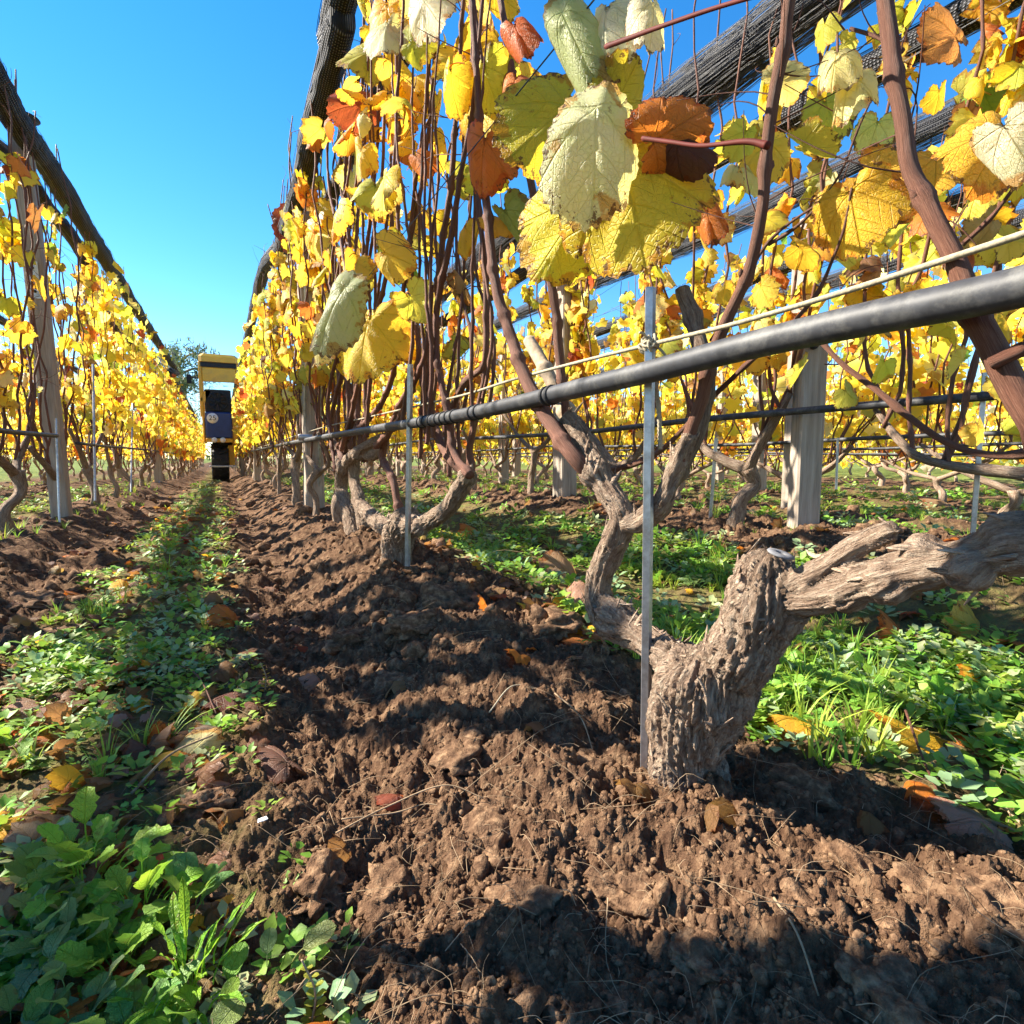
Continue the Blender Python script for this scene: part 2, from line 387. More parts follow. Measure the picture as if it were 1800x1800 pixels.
def mat_leaf(name, veins=True, transl=0.45, rim=True):
    """tint attribute x object colour; luv = leaf plane coordinates and distance from the rim"""
    m = NM(name); luv = m.attr('luv'); tint = m.attr('tint')
    oc = m.n('ShaderNodeObjectInfo'); col = m.mix(1.0, tint, oc.outputs['Color'], 'MULTIPLY')
    p = m.pos(); sp = m.n('ShaderNodeSeparateXYZ'); m.l(luv, sp.inputs[0])
    n1 = m.noise(p, 38, 4, 0.6); n2 = m.noise(p, 130, 4, 0.7)
    col = m.mix(m.math('MULTIPLY', m.ramp(n1, (0.42, 0.0), (0.68, 1.0)), 0.45), col, m.mix(1.0, col, (0.82, 1.0, 0.55), 'MULTIPLY'))
    spots = m.ramp(m.math('ADD', m.math('MULTIPLY', n2, 0.6), m.math('MULTIPLY', n1, 0.4)), (0.585, 0.0), (0.65, 1.0))
    if rim:
        e = m.ramp(m.math('ADD', sp.outputs[2], m.math('MULTIPLY', m.math('SUBTRACT', n1, 0.5), 1.7)), (0.90, 0.0), (1.25, 1.0))
        nd = m.mix(m.math('MULTIPLY', e, 0.75), col, m.mix(1.0, col, (0.85, 0.40, 0.15), 'MULTIPLY'))
        e2 = m.ramp(m.math('ADD', sp.outputs[2], m.math('MULTIPLY', m.math('SUBTRACT', n2, 0.5), 1.2)), (0.98, 0.0), (1.16, 1.0))
        col = m.mix(m.math('MULTIPLY', e2, 0.85), nd, (0.10, 0.035, 0.014))
    col = m.mix(m.math('MULTIPLY', spots, 0.55), col, (0.17, 0.07, 0.02))
    h = m.math('MULTIPLY', n2, 0.4)
    if veins:
        vm = None
        flat = m.n('ShaderNodeCombineXYZ'); m.l(sp.outputs[0], flat.inputs[0]); m.l(sp.outputs[1], flat.inputs[1])
        for ang in (90, 42, 138, -12, 192):
            a = math.radians(ang); d = (math.cos(a), math.sin(a), 0); nrm = (-math.sin(a), math.cos(a), 0)
            along = m.vmath('DOT_PRODUCT', flat.outputs[0], d); off = m.vmath('DOT_PRODUCT', flat.outputs[0], nrm)
            ab = m.math('ABSOLUTE', off)
            main = m.math('SUBTRACT', 1.0, m.math('DIVIDE', ab, 0.020), clamp=True)
            # side veins: chevrons leaving the main vein within its own sector
            ph = m.math('SUBTRACT', along, m.math('MULTIPLY', ab, 0.9))
            st = m.math('ABSOLUTE', m.math('SUBTRACT', m.math('FRACT', m.math('MULTIPLY', ph, 6.0)), 0.5))
            side = m.math('SUBTRACT', 1.0, m.math('DIVIDE', st, 0.075), clamp=True)
            sect = m.math('LESS_THAN', ab, m.math('MULTIPLY', along, 0.42))
            side = m.math('MULTIPLY', m.math('MULTIPLY', side, sect), 0.55)
            v = m.math('MULTIPLY', m.math('MAXIMUM', main, side), m.math('GREATER_THAN', along, 0.0))
            vm = v if vm is None else m.math('MAXIMUM', vm, v)
        vo = m.n('ShaderNodeTexVoronoi', feature='DISTANCE_TO_EDGE'); m.l(luv, vo.inputs['Vector']); vo.inputs['Scale'].default_value = 15
        net = m.math('SUBTRACT', 1.0, m.math('DIVIDE', vo.outputs['Distance'], 0.10), clamp=True)
        vv = m.math('MAXIMUM', vm, m.math('MULTIPLY', net, 0.30))
        col = m.mix(m.math('MULTIPLY', vv, 0.26), col, m.mix(1.0, col, (0.55, 0.62, 0.35), 'MULTIPLY'))
        h = m.math('SUBTRACT', h, m.math('ADD', m.math('MULTIPLY', vm, 1.1), m.math('MULTIPLY', net, 0.32)))
    nb = m.bump(h, 0.75, 0.0022)
    b = m.n('ShaderNodeBsdfPrincipled'); m.put(b.inputs['Base Color'], col); b.inputs['Roughness'].default_value = 0.5
    b.inputs['Specular IOR Level'].default_value = 0.30; m.l(nb, b.inputs['Normal'])
    tr = m.n('ShaderNodeBsdfTranslucent'); m.put(tr.inputs['Color'], m.mix(1.0, m.mix(0.04, col, (1, 1, 1)), (1.36, 1.22, 0.66), 'MULTIPLY')); m.l(nb, tr.inputs['Normal'])
    mx = m.n('ShaderNodeMixShader'); mx.inputs[0].default_value = transl
    m.l(b.outputs[0], mx.inputs[1]); m.l(tr.outputs[0], mx.inputs[2]); m.l(mx.outputs[0], m.out.inputs[0]); return m.m

def mat_plain(name, col, rough=0.6, spec=0.4, metal=0.0, var=0.25, scale=40, bump=0.15, dist=0.002, dirt=None):
    m = NM(name); n = m.noise(m.pos(), scale, 5, 0.65)
    c = m.mix(m.math('MULTIPLY', m.ramp(n, (0.35, 0.0), (0.7, 1.0)), 1.0), tuple(x*(1-var) for x in col), tuple(min(1, x*(1+var)) for x in col))
    if dirt:
        d = m.ramp(m.noise(m.pos(), scale*0.35, 6, 0.75), (0.5, 0.0), (0.66, 1.0)); c = m.mix(m.math('MULTIPLY', d, 0.65), c, dirt)
    m.pbr(c, rough, m.bump(n, bump, dist) if bump else None, spec, metal); return m.m

def mat_wood():
    m = NM('weathered_timber'); t = m.attr('tuv')
    mp = m.n('ShaderNodeMapping'); m.l(t, mp.inputs[0]); mp.inputs['Scale'].default_value = (60, 3.0, 60)
    f = m.noise(mp.outputs[0], 1.6, 6, 0.7, 0.3); g = m.noise(m.pos(), 7, 4, 0.6)
    c = m.ramp(f, (0.28, (0.16, 0.115, 0.085)), (0.5, (0.34, 0.27, 0.21)), (0.75, (0.52, 0.45, 0.37)))
    c = m.mix(m.math('MULTIPLY', g, 0.5), c, (0.36, 0.31, 0.26))
    m.pbr(c, 0.85, m.bump(f, 0.7, 0.004), 0.2); return m.m

def mat_net():
    m = NM('knitted_black_net'); t = m.attr('tuv')
    sp = m.n('ShaderNodeSeparateXYZ'); m.l(t, sp.inputs[0])
    mp = m.n('ShaderNodeMapping'); m.l(t, mp.inputs[0]); mp.inputs['Scale'].default_value = (1, 1, 1)
    wa = m.math('ABSOLUTE', m.math('SINE', m.math('MULTIPLY', sp.outputs[0], math.pi*34))); wb = m.math('ABSOLUTE', m.math('SINE', m.math('ADD', m.math('MULTIPLY', sp.outputs[1], math.pi*105), m.math('MULTIPLY', sp.outputs[0], 9))))
    n = m.noise(m.pos(), 45, 5, 0.7)
    h = m.math('ADD', m.math('MULTIPLY', wa, wb), m.math('MULTIPLY', n, 0.5))
    c = m.ramp(m.math('MULTIPLY', h, 0.7), (0.35, (0.008, 0.008, 0.010)), (0.62, (0.022, 0.022, 0.026)), (0.86, (0.16, 0.16, 0.175)))  # small highlight dots on the raised knit are painted into the colour
    m.pbr(c, 0.75, m.bump(h, 0.8, 0.004), 0.25); return m.m

M_SOIL, M_CLOD = mat_soil(), mat_clod()
M_BARK = mat_bark(); M_BARK_FAR = mat_bark('old_vine_bark', freq=0.6)
M_CANE = mat_cane()
M_LEAF = mat_leaf('vine_leaf'); M_LEAF_FAR = mat_leaf('vine_leaf_plain', veins=False, rim=False, transl=0.5)
M_WEED = mat_leaf('weed_leaf', veins=False, transl=0.35, rim=False)
M_WOOD = mat_wood(); M_NET = mat_net()
M_STRAND = mat_plain('net_thread', (0.03, 0.03, 0.036), 0.45, 0.6, bump=0)
M_PIPE = mat_plain('weathered_black_pipe', (0.040, 0.041, 0.047), 0.55, 0.35, var=0.35, scale=60, bump=0.12, dist=0.0012, dirt=(0.15, 0.145, 0.135))
M_STEEL = mat_plain('galvanised_steel', (0.42, 0.42, 0.44), 0.38, 0.5, 0.75, var=0.2, scale=90, bump=0.1, dirt=(0.22, 0.19, 0.17))
M_DULL = mat_plain('dull_grey_rubber', (0.17, 0.17, 0.18), 0.8, 0.2, var=0.35, scale=200, bump=0.4)
M_CORD = mat_plain('pale_cord', (0.36, 0.31, 0.22), 0.8, 0.15, var=0.3, scale=300, bump=0.5, dist=0.001)
M_STRAW = mat_plain('dry_straw', (0.30, 0.21, 0.13), 0.85, 0.1, var=0.5, scale=30, bump=0)
M_PITH = mat_plain('cut_wood', (0.38, 0.29, 0.20), 0.8, 0.2, var=0.3, scale=120, bump=0.4)
M_BLACK = mat_plain('black_rubber', (0.022, 0.022, 0.025), 0.7, 0.3, var=0.3, bump=0.2)
M_YELLOW = mat_plain('yellow_machine_paint', (0.72, 0.36, 0.015), 0.4, 0.5, var=0.08, scale=8, bump=0, dirt=(0.45, 0.24, 0.04))
M_NAVY = mat_plain('navy_engine_cover', (0.020, 0.045, 0.17), 0.45, 0.4, var=0.2, scale=8, bump=0)
M_WHITE = mat_plain('white_paint', (0.8, 0.8, 0.8), 0.5, 0.4, var=0.05, bump=0)
M_PETIOLE = mat_plain('red_petiole', (0.10, 0.018, 0.013), 0.7, 0.15, var=0.2, bump=0)
def mat_glass():
    m = NM('cab_glass'); g = m.n('ShaderNodeBsdfGlossy'); g.inputs['Roughness'].default_value = 0.05; tr = m.n('ShaderNodeBsdfTransparent'); tr.inputs[0].default_value = (0.9, 0.96, 0.95, 1)
    mx = m.n('ShaderNodeMixShader'); mx.inputs[0].default_value = 0.12; m.l(tr.outputs[0], mx.inputs[1]); m.l(g.outputs[0], mx.inputs[2]); m.l(mx.outputs[0], m.out.inputs[0]); return m.m
M_GLASS = mat_glass()

# ------------------------------------------------------------------ ground sheet
def build_ground():
    half = math.radians(53); yawc = math.pi/2-YAW
    a1 = np.linspace(yawc-half, yawc+half, 840)
    a2 = np.linspace(yawc+half, yawc-half+2*math.pi, 150)[1:-1]
    ang = np.concatenate([a1, a2]); n = len(ang)
    rs = [0.02, 0.06, 0.10, 0.14, 0.17]; r = 0.19
    while r < 2200:
        rs.append(r); r += min(0.0020+0.0055*r*r, 0.09*r)
    rs = np.array(rs); A, R = np.meshgrid(ang, rs)
    x, y = R*np.cos(A), R*np.sin(A)
    z = ground_z(x, y)
    hill = 1-smooth(60, 400, R); z = z*hill - 0.1*(1-hill)
    s = soilness(x, y); far = np.clip(smooth(7.2, 8.5, x)+smooth(-3.3, -4.2, x)+smooth(55, 70, R), 0, 1)
    V = np.stack([x, y, z], -1).reshape(-1, 3); m = len(rs)
    i = np.arange(m-1)[:, None]*n; j = np.arange(n)[None, :]; j2 = (j+1) % n
    Q = np.stack([i+j, i+n+j, i+n+j2, i+j2], -1).reshape(-1, 4)
    c = len(V); V = np.vstack([V, [0, 0, float(ground_z(np.array([0.]), np.array([0.]))[0])]])
    jj = np.arange(n); T3 = np.stack([np.full(n, c), jj, (jj+1) % n], -1)
    att = np.vstack([np.stack([s, far, 0*s], -1).reshape(-1, 3), [1, 0, 0]])
    o = obj('ground', make_mesh('ground', V, [Q, T3], {'soil': att}, True, M_SOIL)); o['kind'] = 'structure'
    print('ground quads', len(Q))
build_ground()

# ------------------------------------------------------------------ leaf shapes
def leaf_outline(teeth):
    if teeth == 9:      # nearly unlobed, rounded leaf
        a = np.linspace(-math.pi/2, math.pi*1.5, 56, endpoint=False); k = 1+0.035*np.where(np.arange(56) % 2, 1, -1); e = 1-0.10*np.cos(3*(a-math.pi/2))
        return np.stack([0.62*np.cos(a)*k*e, 0.38+0.70*np.sin(a)*k+0.0*a], -1)
    half = [(0.035, -0.02), (0.10, -0.20), (0.26, -0.32), (0.45, -0.27), (0.62, -0.08), (0.65, 0.07), (0.76, 0.22), (0.80, 0.42), (0.70, 0.57), (0.57, 0.60),
            (0.52, 0.74), (0.35, 0.92), (0.14, 0.98), (0.0, 1.08)]
    if teeth == 0: half = [(0.03, -0.02), (0.20, -0.30), (0.45, -0.24), (0.70, 0.04), (0.58, 0.15), (0.82, 0.42), (0.54, 0.54), (0.50, 0.80), (0.22, 0.86), (0.0, 1.10)]
    if teeth < 0: half = [(0.05, -0.05), (0.30, -0.30), (0.72, 0.05), (0.52, 0.30), (0.72, 0.52), (0.30, 0.75), (0.0, 1.08)]
    pts = np.array(half)
    if teeth >= 2:
        out = []
        for a, b in zip(pts[:-1], pts[1:]):
            out.append(a); d = b-a; nrm = np.array([d[1], -d[0]])
            L = np.linalg.norm(d)
            if L > 0.1:
                out.append(a+d*0.42+nrm*0.18); out.append(a+d*0.62-nrm*0.05)
        out.append(pts[-1]); pts = np.array(out)
    left = pts[:-1][::-1]*[-1, 1]
    return np.vstack([pts, left])

def leaf_template(seed, lod, droop, curl, fold, shrivel=0.0, petiole=0.55, outline=None):
    """origin at the foot of the stalk; stalk leaves along +Y, blade hangs by angle droop"""
    r = np.random.default_rng(seed)
    o = leaf_outline(outline if outline else {0: 2, 1: 0, 2: -1, 3: 2, 4: 0}[lod]); n = len(o)
    o = o*np.array([r.uniform(0.88, 1.08), r.uniform(0.9, 1.05)])
    cen = np.array([0, 0.16]); rings = {0: [0.22, 0.45, 0.66, 0.84, 1.0], 1: [0.55, 1.0], 2: [1.0], 3: [0.45, 0.8, 1.0], 4: [0.4, 0.75, 1.0]}[lod]
    V2 = [np.array([[0, 0.16]])]; rim = [np.zeros(1)]
    for k in rings: V2.append(cen+(o-cen)*k); rim.append(np.full(n, k))
    V2 = np.vstack(V2); rim = np.concatenate(rim)
    T3 = [[0, 1+i, 1+(i+1) % n] for i in range(n)]; Q = []
    for k in range(len(rings)-1):
        for i in range(n): Q.append([1+k*n+i, 1+(k+1)*n+i, 1+(k+1)*n+(i+1) % n, 1+k*n+(i+1) % n])
    x, y = V2[:, 0].copy(), V2[:, 1].copy()
    rr = np.hypot(x, y-0.16); th = np.arctan2(y-0.16, x)
    z = -curl*rr**2 + fold*np.abs(x) + 0.10*rr*np.sin(3*th+r.uniform(0, 6)) + 0.05*rr**2*np.sin(7*th+r.uniform(0, 6))
    if lod in (0, 3, 4): z += (0.035 if lod == 0 else 0.11)*noise2(x*5+seed, y*5, seed)*np.clip(rr*2, 0, 1) + 0.018*noise2(x*13+seed, y*13, seed+1)
    uv = np.stack([x, y, rim], -1)
    V = np.stack([x, y, z], -1)
    # roll the blade along a random axis (dry leaves roll up)
    k = shrivel+0.25*r.uniform(0, 1)
    a = r.uniform(-0.5, 0.5)
    ca, sa = math.cos(a), math.sin(a)
    u = V[:, 0]*ca+V[:, 1]*sa; v_ = -V[:, 0]*sa+(V[:, 1]-0.2)*ca
    kk = 0.6+2.0*k; ang = u*kk
    un = np.sin(ang)/kk; zn = V[:, 2]*np.cos(ang)-(1-np.cos(ang))/kk; 
    V = np.stack([un*ca-v_*sa, un*sa+v_*ca+0.2, zn], -1)
    Rd = rotx(-droop)
    V = V@Rd.T; J = np.array([0, petiole*0.9, petiole*0.35]); V = V+J
    acc = Acc(); acc.add(V, Q, T3, luv=uv, tint=(1, 1, 1))
    if petiole > 0:
        t = np.linspace(0, 1, 5 if lod == 0 else 3)[:, None]
        pp = (1-t)**2*np.zeros(3)+2*t*(1-t)*np.array([0, petiole*0.5, petiole*0.45])+t*t*(J+Rd@np.array([0, 0.02, 0]))
        Vt, Qt, Tt, _ = tube(pp, 0.018, 4 if lod == 0 else 3, cap=False); 
        uvp = np.tile([3.0, 3.0, 0.0], (len(Vt), 1)); acc.add(Vt, Qt, Tt if len(Tt) else None, luv=uvp, tint=(0.75, 0.45, 0.35))
    V, Q, T3, A = acc.arrays(); return V, Q, T3, A['luv'], A['tint']

def leaf_set(lod, count, seed, **kw):
    r = np.random.default_rng(seed); out = []
    for i in range(count):
        out.append(leaf_template(seed+i*7, lod, kw.get('droop', r.uniform(0.9, 2.0)), r.uniform(-0.1, 0.45), r.uniform(-0.25, 0.30), kw.get('shrivel', r.choice([0, 0.15, 0.4, 0.9, 1.3])), kw.get('petiole', 0.55)))
    return out
T_NEAR = leaf_set(0, 7, 11); T_MID = leaf_set(1, 8, 51); T_FAR = leaf_set(2, 5, 91)
ME_NEAR = [make_mesh('leaf', t[0], [t[1], t[2]], {'luv': t[3], 'tint': t[4]}, True, M_LEAF) for t in T_NEAR]
ME_MID = [make_mesh('leaf', t[0], [t[1], t[2]], {'luv': t[3], 'tint': t[4]}, True, M_LEAF) for t in T_MID]
# flat-lying leaves (no droop) for hero leaves and for leaves on the ground
T_FLAT = [leaf_template(301+i*9, 0, 0.0, c, f, s, 0.0) for i, (c, f, s) in enumerate([(0.15, 0.1, 0.05), (0.25, 0.25, 0.25), (0.0, -0.2, 0.1), (0.35, 0.0, 0.6), (0.2, 0.3, 0.9)])]
T_FLAT.append(leaf_template(377, 0, 0.0, 0.45, 0.05, 0.12, 0.0, outline=9)); T_FLAT.append(leaf_template(391, 0, 0.0, 0.3, 0.25, 0.9, 0.0, outline=9))
ME_FLAT = [make_mesh('leaf', t[0], [t[1], t[2]], {'luv': t[3], 'tint': t[4]}, True, M_LEAF) for t in T_FLAT]

YEL, GOLD, PALE, LIME, GREEN, ORANGE, RED, BROWN, CREAM = (0.88, 0.61, 0.05), (0.86, 0.47, 0.045), (0.90, 0.78, 0.34), (0.66, 0.66, 0.07), (0.20, 0.34, 0.05), (0.62, 0.19, 0.025), (0.42, 0.07, 0.018), (0.26, 0.12, 0.05), (0.85, 0.76, 0.52)
LEMON = (0.92, 0.74, 0.10)
PAL = [((0.50, 0.46, 0.08), 0.07), ((0.55, 0.34, 0.12), 0.04), (YEL, 0.30), (LEMON, 0.24), (GOLD, 0.10), (PALE, 0.10), (LIME, 0.12), (GREEN, 0.02), (ORANGE, 0.04), (RED, 0.015), (BROWN, 0.02), (CREAM, 0.02)]
def pick(r, pal=PAL):
    w_ = np.array([p[1] for p in pal]); c = np.array(pal[r.choice(len(pal), p=w_/w_.sum())][0])
    return np.clip(c*r.uniform(0.85, 1.12)*np.array([1, r.uniform(0.88, 1.12), r.uniform(0.7, 1.3)]), 0, 0.9)

def leaf_rot(r):
    yaw = r.choice([-math.pi/2, math.pi/2])+r.normal(0, 0.9)
    return rotz(yaw)@rotx(r.normal(0.1, 0.35))@roty(r.normal(0, 0.5))

# ------------------------------------------------------------------ vines
def cane_path(r, start, top, n=14, wig=0.02, side=None):
    """from a spur up to the top wires: curves out, then stands up"""
    s = np.asarray(start, float); t = np.asarray(top, float)
    mid = s+(t-s)*0.28; mid[:2] = s[:2]*0.35+t[:2]*0.65+r.normal(0, 0.015, 2)
    m2 = s+(t-s)*0.62; m2[:2] = t[:2]+r.normal(0, wig, 2)
    p = catmull([s, mid, m2, t], n)
    ph = r.uniform(0, 9)
    p[:, 0] += 0.010*np.sin(np.arange(n)*2.3+ph); p[:, 1] += 0.012*np.sin(np.arange(n)*1.9+ph*2)
    return p

def add_cane(acc, path, r0, r1, sides=5, nodes=True, step=0.085):
    n = len(path); s = np.concatenate([[0], np.cumsum(np.linalg.norm(np.diff(path, axis=0), axis=1))])
    if nodes:
        m = max(n, int(s[-1]/step*4)); q = np.linspace(0, s[-1], m)
        path = np.stack([np.interp(q, s, path[:, k]) for k in range(3)], -1)
        rad = np.interp(q, [0, s[-1]], [r0, r1]); ph = (q/step) % 1.0
        rad = rad*(1+0.35*np.exp(-((ph-0.5)/0.10)**2))
    else: rad = np.linspace(r0, r1, n)
    add_tube(acc, path, rad, sides)

def add_tendrils(acc, r, paths, count, lo=0.15, size=1.0):
    for _ in range(count):
        p = paths[r.integers(len(paths))]; i = r.integers(int(len(p)*lo), len(p)); b = p[i]
        d = r.normal(0, 1, 3); d[2] = abs(d[2])*0.8; d /= np.linalg.norm(d); L = r.uniform(0.04, 0.16)*size
        k = r.normal(0, 1, 3)
        q = np.array([b, b+d*L*0.4, b+d*L*0.75+k*L*0.12, b+d*L+k*L*0.3])
        add_tube(acc, catmull(q, 7), np.linspace(0.0014, 0.0006, 7)*size, 3, cap=False)

def vine_parts(seed, full=True):
    """generic vine at the origin: trunk forks into two arms, canes rise from the arms. returns trunk acc, cane paths"""
    r = np.random.default_rng(seed); tr = Acc()
    hz = r.uniform(0.14, 0.26); lean = r.normal(0, 0.03, 2)
    head = np.array([lean[0], lean[1], hz])
    tw = r.normal(0, 0.018, (3, 2))
    pts = np.array([[0, 0, -0.06], [tw[0][0], tw[0][1], hz*0.3], [lean[0]*0.5+tw[1][0], lean[1]*0.5+tw[1][1], hz*0.65], head])
    r0 = r.uniform(0.016, 0.027)
    add_tube(tr, catmull(pts, 16), catmull(np.array([[r0*1.15], [r0*0.9], [r0*0.85], [r0*1.2]]), 16)[:, 0], 12, rough=0.35, seed=seed, flute=0.35)
    ends = []
    for sgn in (-1, 1):
        L = r.uniform(0.14, 0.34); up = r.uniform(0.10, 0.24)
        e = head+np.array([r.normal(0, 0.03), sgn*L, up])
        m = head+np.array([r.normal(0, 0.02), sgn*L*0.55, up*r.uniform(0.15, 0.5)])
        a = catmull([head-[0, 0, 0.01], m, e], 12)
        add_tube(tr, a, np.linspace(r0*0.75, r0*0.42, 12), 9, rough=0.4, seed=seed+5*sgn, flute=0.3); ends.append((a, sgn))
    paths = []
    for a, sgn in ends:
        for k in range(r.integers(4, 7)):
            st = a[r.integers(4, 12)]; y = st[1]+sgn*r.uniform(-0.12, 0.28)
            top = np.array([r.normal(0, 0.055), y, r.uniform(1.25, 1.85)])
            paths.append(cane_path(r, st, top))
    return tr, paths, r

def leaf_spots(r, paths, n, zlo=0.35, zhi=1.7):
    out = []
    while len(out) < n:
        p = paths[r.integers(len(paths))]; f = r.uniform(0.18, 1.0); q = f*(len(p)-1); i = int(min(q, len(p)-2)); b = p[i]*(1-(q-i))+p[i+1]*(q-i)
        if zlo < b[2] < zhi: out.append(b)
    return np.array(out)

FAR = []
def build_far_variant(seed, nleaf=120):
    tr, paths, r = vine_parts(seed)
    ca = Acc()
    for p in paths: add_cane(ca, p, 0.0048, 0.0022, 4, nodes=False)
    add_tendrils(ca, r, paths, 10, 0.4, 1.2)
    fo = Acc()
    spots = leaf_spots(r, paths, nleaf); 
    for k, t in enumerate(T_FAR):
        sel = spots[k::len(T_FAR)]; m = len(sel)
        R = np.array([leaf_rot(r) for _ in range(m)]); S = r.uniform(0.044, 0.084, m); tint = np.array([pick(r) for _ in range(m)])
        scatter(fo, t[:4], sel+r.normal(0, 0.025, (m, 3))*[1.4, 1, 1], R, S, tint)
    return (tr.mesh('trunk', M_BARK_FAR), ca.mesh('canes', M_CANE), fo.mesh('foliage', M_LEAF_FAR))
for s in range(8): FAR.append(build_far_variant(1000+s, (150, 175, 125, 190)[s % 4]))
SPARSE = [build_far_variant(1100+s, 55) for s in range(3)]

def far_vine(x, y, label, group, var, sc=1.0, flip=False):
    z = float(land(x, y))
    o = empty('grapevine', (x, y, z), label, 'grapevine', group, math.pi if flip else 0.0)
    o.scale = (1, 1, sc)
    for nm, me in zip(('trunk', 'canes', 'foliage'), var):
        c = obj(nm, me, o)
        if nm != 'trunk': c['kind'] = 'stuff'
    return o

def near_vine(x, y, label, group, seed, nleaf, zlo=0.35, zhi=1.7, sparse_near=False, leafmesh=None, cane_r=0.005, skip=None):
    """vine whose canes and leaves are objects of their own"""
    z = float(land(x, y)); tr, paths, r = vine_parts(seed)
    o = empty('grapevine', (x, y, z), label, 'grapevine', group)
    obj('trunk', tr.mesh('trunk', M_BARK), o)
    for p in paths:
        a = Acc(); add_cane(a, p, cane_r, 0.0026, 5); obj('cane', a.mesh('cane', M_CANE), o)
    a = Acc(); add_tendrils(a, r, paths, 34, 0.25); c = obj('tendrils', a.mesh('tendrils', M_CANE), o); c['kind'] = 'stuff'
    lm = leafmesh or ME_MID
    for b in leaf_spots(r, paths, nleaf, zlo, zhi):
        if skip is not None and skip(b+np.array([x, y, z])): continue
        k = obj('leaf', lm[r.integers(len(lm))], o, M=mat4(leaf_rot(r), r.uniform(0.042, 0.078), b))
        k.color = (*pick(r), 1)
    return o

ORD = ['first', 'second', 'third', 'fourth', 'fifth', 'sixth', 'seventh', 'eighth', 'ninth', 'tenth']
def plant_rows():
    r = np.random.default_rng(5)
    # row on the left of the aisle
    post_dir = np.array([-0.69, 3.45]); post_dir /= np.linalg.norm(post_dir)
    def clear_post(p):
        d = p[:2]@post_dir; return 0.5 < d < 3.5 and abs(p[0]*post_dir[1]-p[1]*post_dir[0]) < 0.075 and r.random() < 0.85
    for k, (y, n, zl, zh, lab) in enumerate(((0.10, 230, 0.6, 1.45, 'grapevine in the row left of the aisle, unseen, level with the camera'), (0.72, 190, 0.76, 1.45, 'grapevine in the row left of the aisle, unseen, just ahead of the camera'),  # first three are out of view; leaf counts and heights shaped to shade the foreground
            (1.76, 300, 0.45, 1.12, 'grapevine in the row left of the aisle, unseen, just before the left edge of the view'), (2.66, 100, 0.35, 1.5, 'grapevine at the left edge in the row left of the aisle'),
            (3.42, 105, 0.35, 1.5, 'grapevine beside the broad timber post in the row left of the aisle'), (4.18, 115, 0.35, 1.55, 'grapevine just beyond the broad timber post in the row left of the aisle'))):
        near_vine(ROWX['L1']+r.normal(0, 0.015), y, lab, 'grapevines in the row left of the aisle', 40+k, n, zlo=zl, zhi=zh, skip=clear_post)
    y = 4.95
    q = 0
    while y < 30:
        far_vine(ROWX['L1']+r.normal(0, 0.02), y, f'{ORD[q]} vine past the broad left post, counting down the aisle' if q < 10 else 'distant yellow grapevine far down the row left of the aisle', 'distant vines left of the aisle', FAR[r.integers(8)], r.uniform(0.9, 1.06), r.random() < 0.5)
        y += r.uniform(0.72, 0.92); q += 1
    for key, y0, y1, lab in (('L2', 2.6, 22, 'grapevine seen through the left row, in the second row left'), ('L3', 4.0, 16, 'grapevine in the third row left, beyond two rows')):
        y = y0
        while y < y1:
            far_vine(ROWX[key]+r.normal(0, 0.02), y, lab, 'vines of the rows beyond the left row', FAR[r.integers(8)], r.uniform(0.85, 1.0), r.random() < 0.5); y += r.uniform(0.8, 1.0)
    # row on the right of the aisle: the first three vines are built apart
    near_vine(0.43, 2.36, 'slender grapevine crowded behind the twin bent stems of the right row', 'grapevines in the row right of the aisle', 69, 40, zlo=0.55, zhi=1.4)
    y = 2.78; i = 3
    while y < 30:
        if y < 4.9:
            near_vine(ROWX['R1']+r.normal(0, 0.015), y, f'{ORD[i]} grapevine from the camera in the row right of the aisle', 'grapevines in the row right of the aisle', 70+i, 140, zlo=0.5, zhi=1.48)
        else:
            far_vine(ROWX['R1']+0.03+r.normal(0, 0.02), y, f'{ORD[i-6]} vine in the distant part of the row right of the aisle' if 6 <= i < 16 else 'distant yellow grapevine far down the row right of the aisle', 'distant vines right of the aisle', FAR[r.integers(8)], r.uniform(0.92, 1.08), r.random() < 0.5)
        y += r.uniform(0.70, 0.88); i += 1
    # second row right
    y = -0.15; i = 0
    while y < 24:
        x = ROWX['R2']+r.normal(0, 0.02)
        if y < 4.2:
            near_vine(x, y, f'{ORD[i]} grapevine from the right edge in the second row right, full of yellow leaves', 'grapevines in the second row right', 110+i, 138, zlo=0.42, zhi=1.35, cane_r=0.005)
        else:
            far_vine(x, y, 'distant grapevine in the second row right', 'distant vines of the second row right', FAR[r.integers(8)], r.uniform(0.8, 0.95), r.random() < 0.5)
        y += r.uniform(0.66, 0.84); i += 1
    for key, y0, y1, w_ in (('R3', 0.2, 21, 'third'), ('R4', 1.0, 18, 'fourth'), ('R5', 1.7, 16, 'fifth'), ('R6', 2.5, 14, 'sixth'), ('R7', 3.2, 14, 'seventh'), ('R8', 4.0, 13, 'eighth'), ('R9', 4.8, 13, 'ninth')):
        y = y0; q = 0
        while y < y1:
            q += 1; far_vine(ROWX[key]+r.normal(0, 0.02), y, f'{ORD[q-1]} grapevine from the right edge in the {w_} row right' if q < 9 else f'yellow grapevine behind the nearer rows, in the {w_} row right', f'vines of the {w_} row right', FAR[r.integers(8)], r.uniform(0.80, 0.95), r.random() < 0.5); y += r.uniform(0.75, 0.95)
plant_rows()

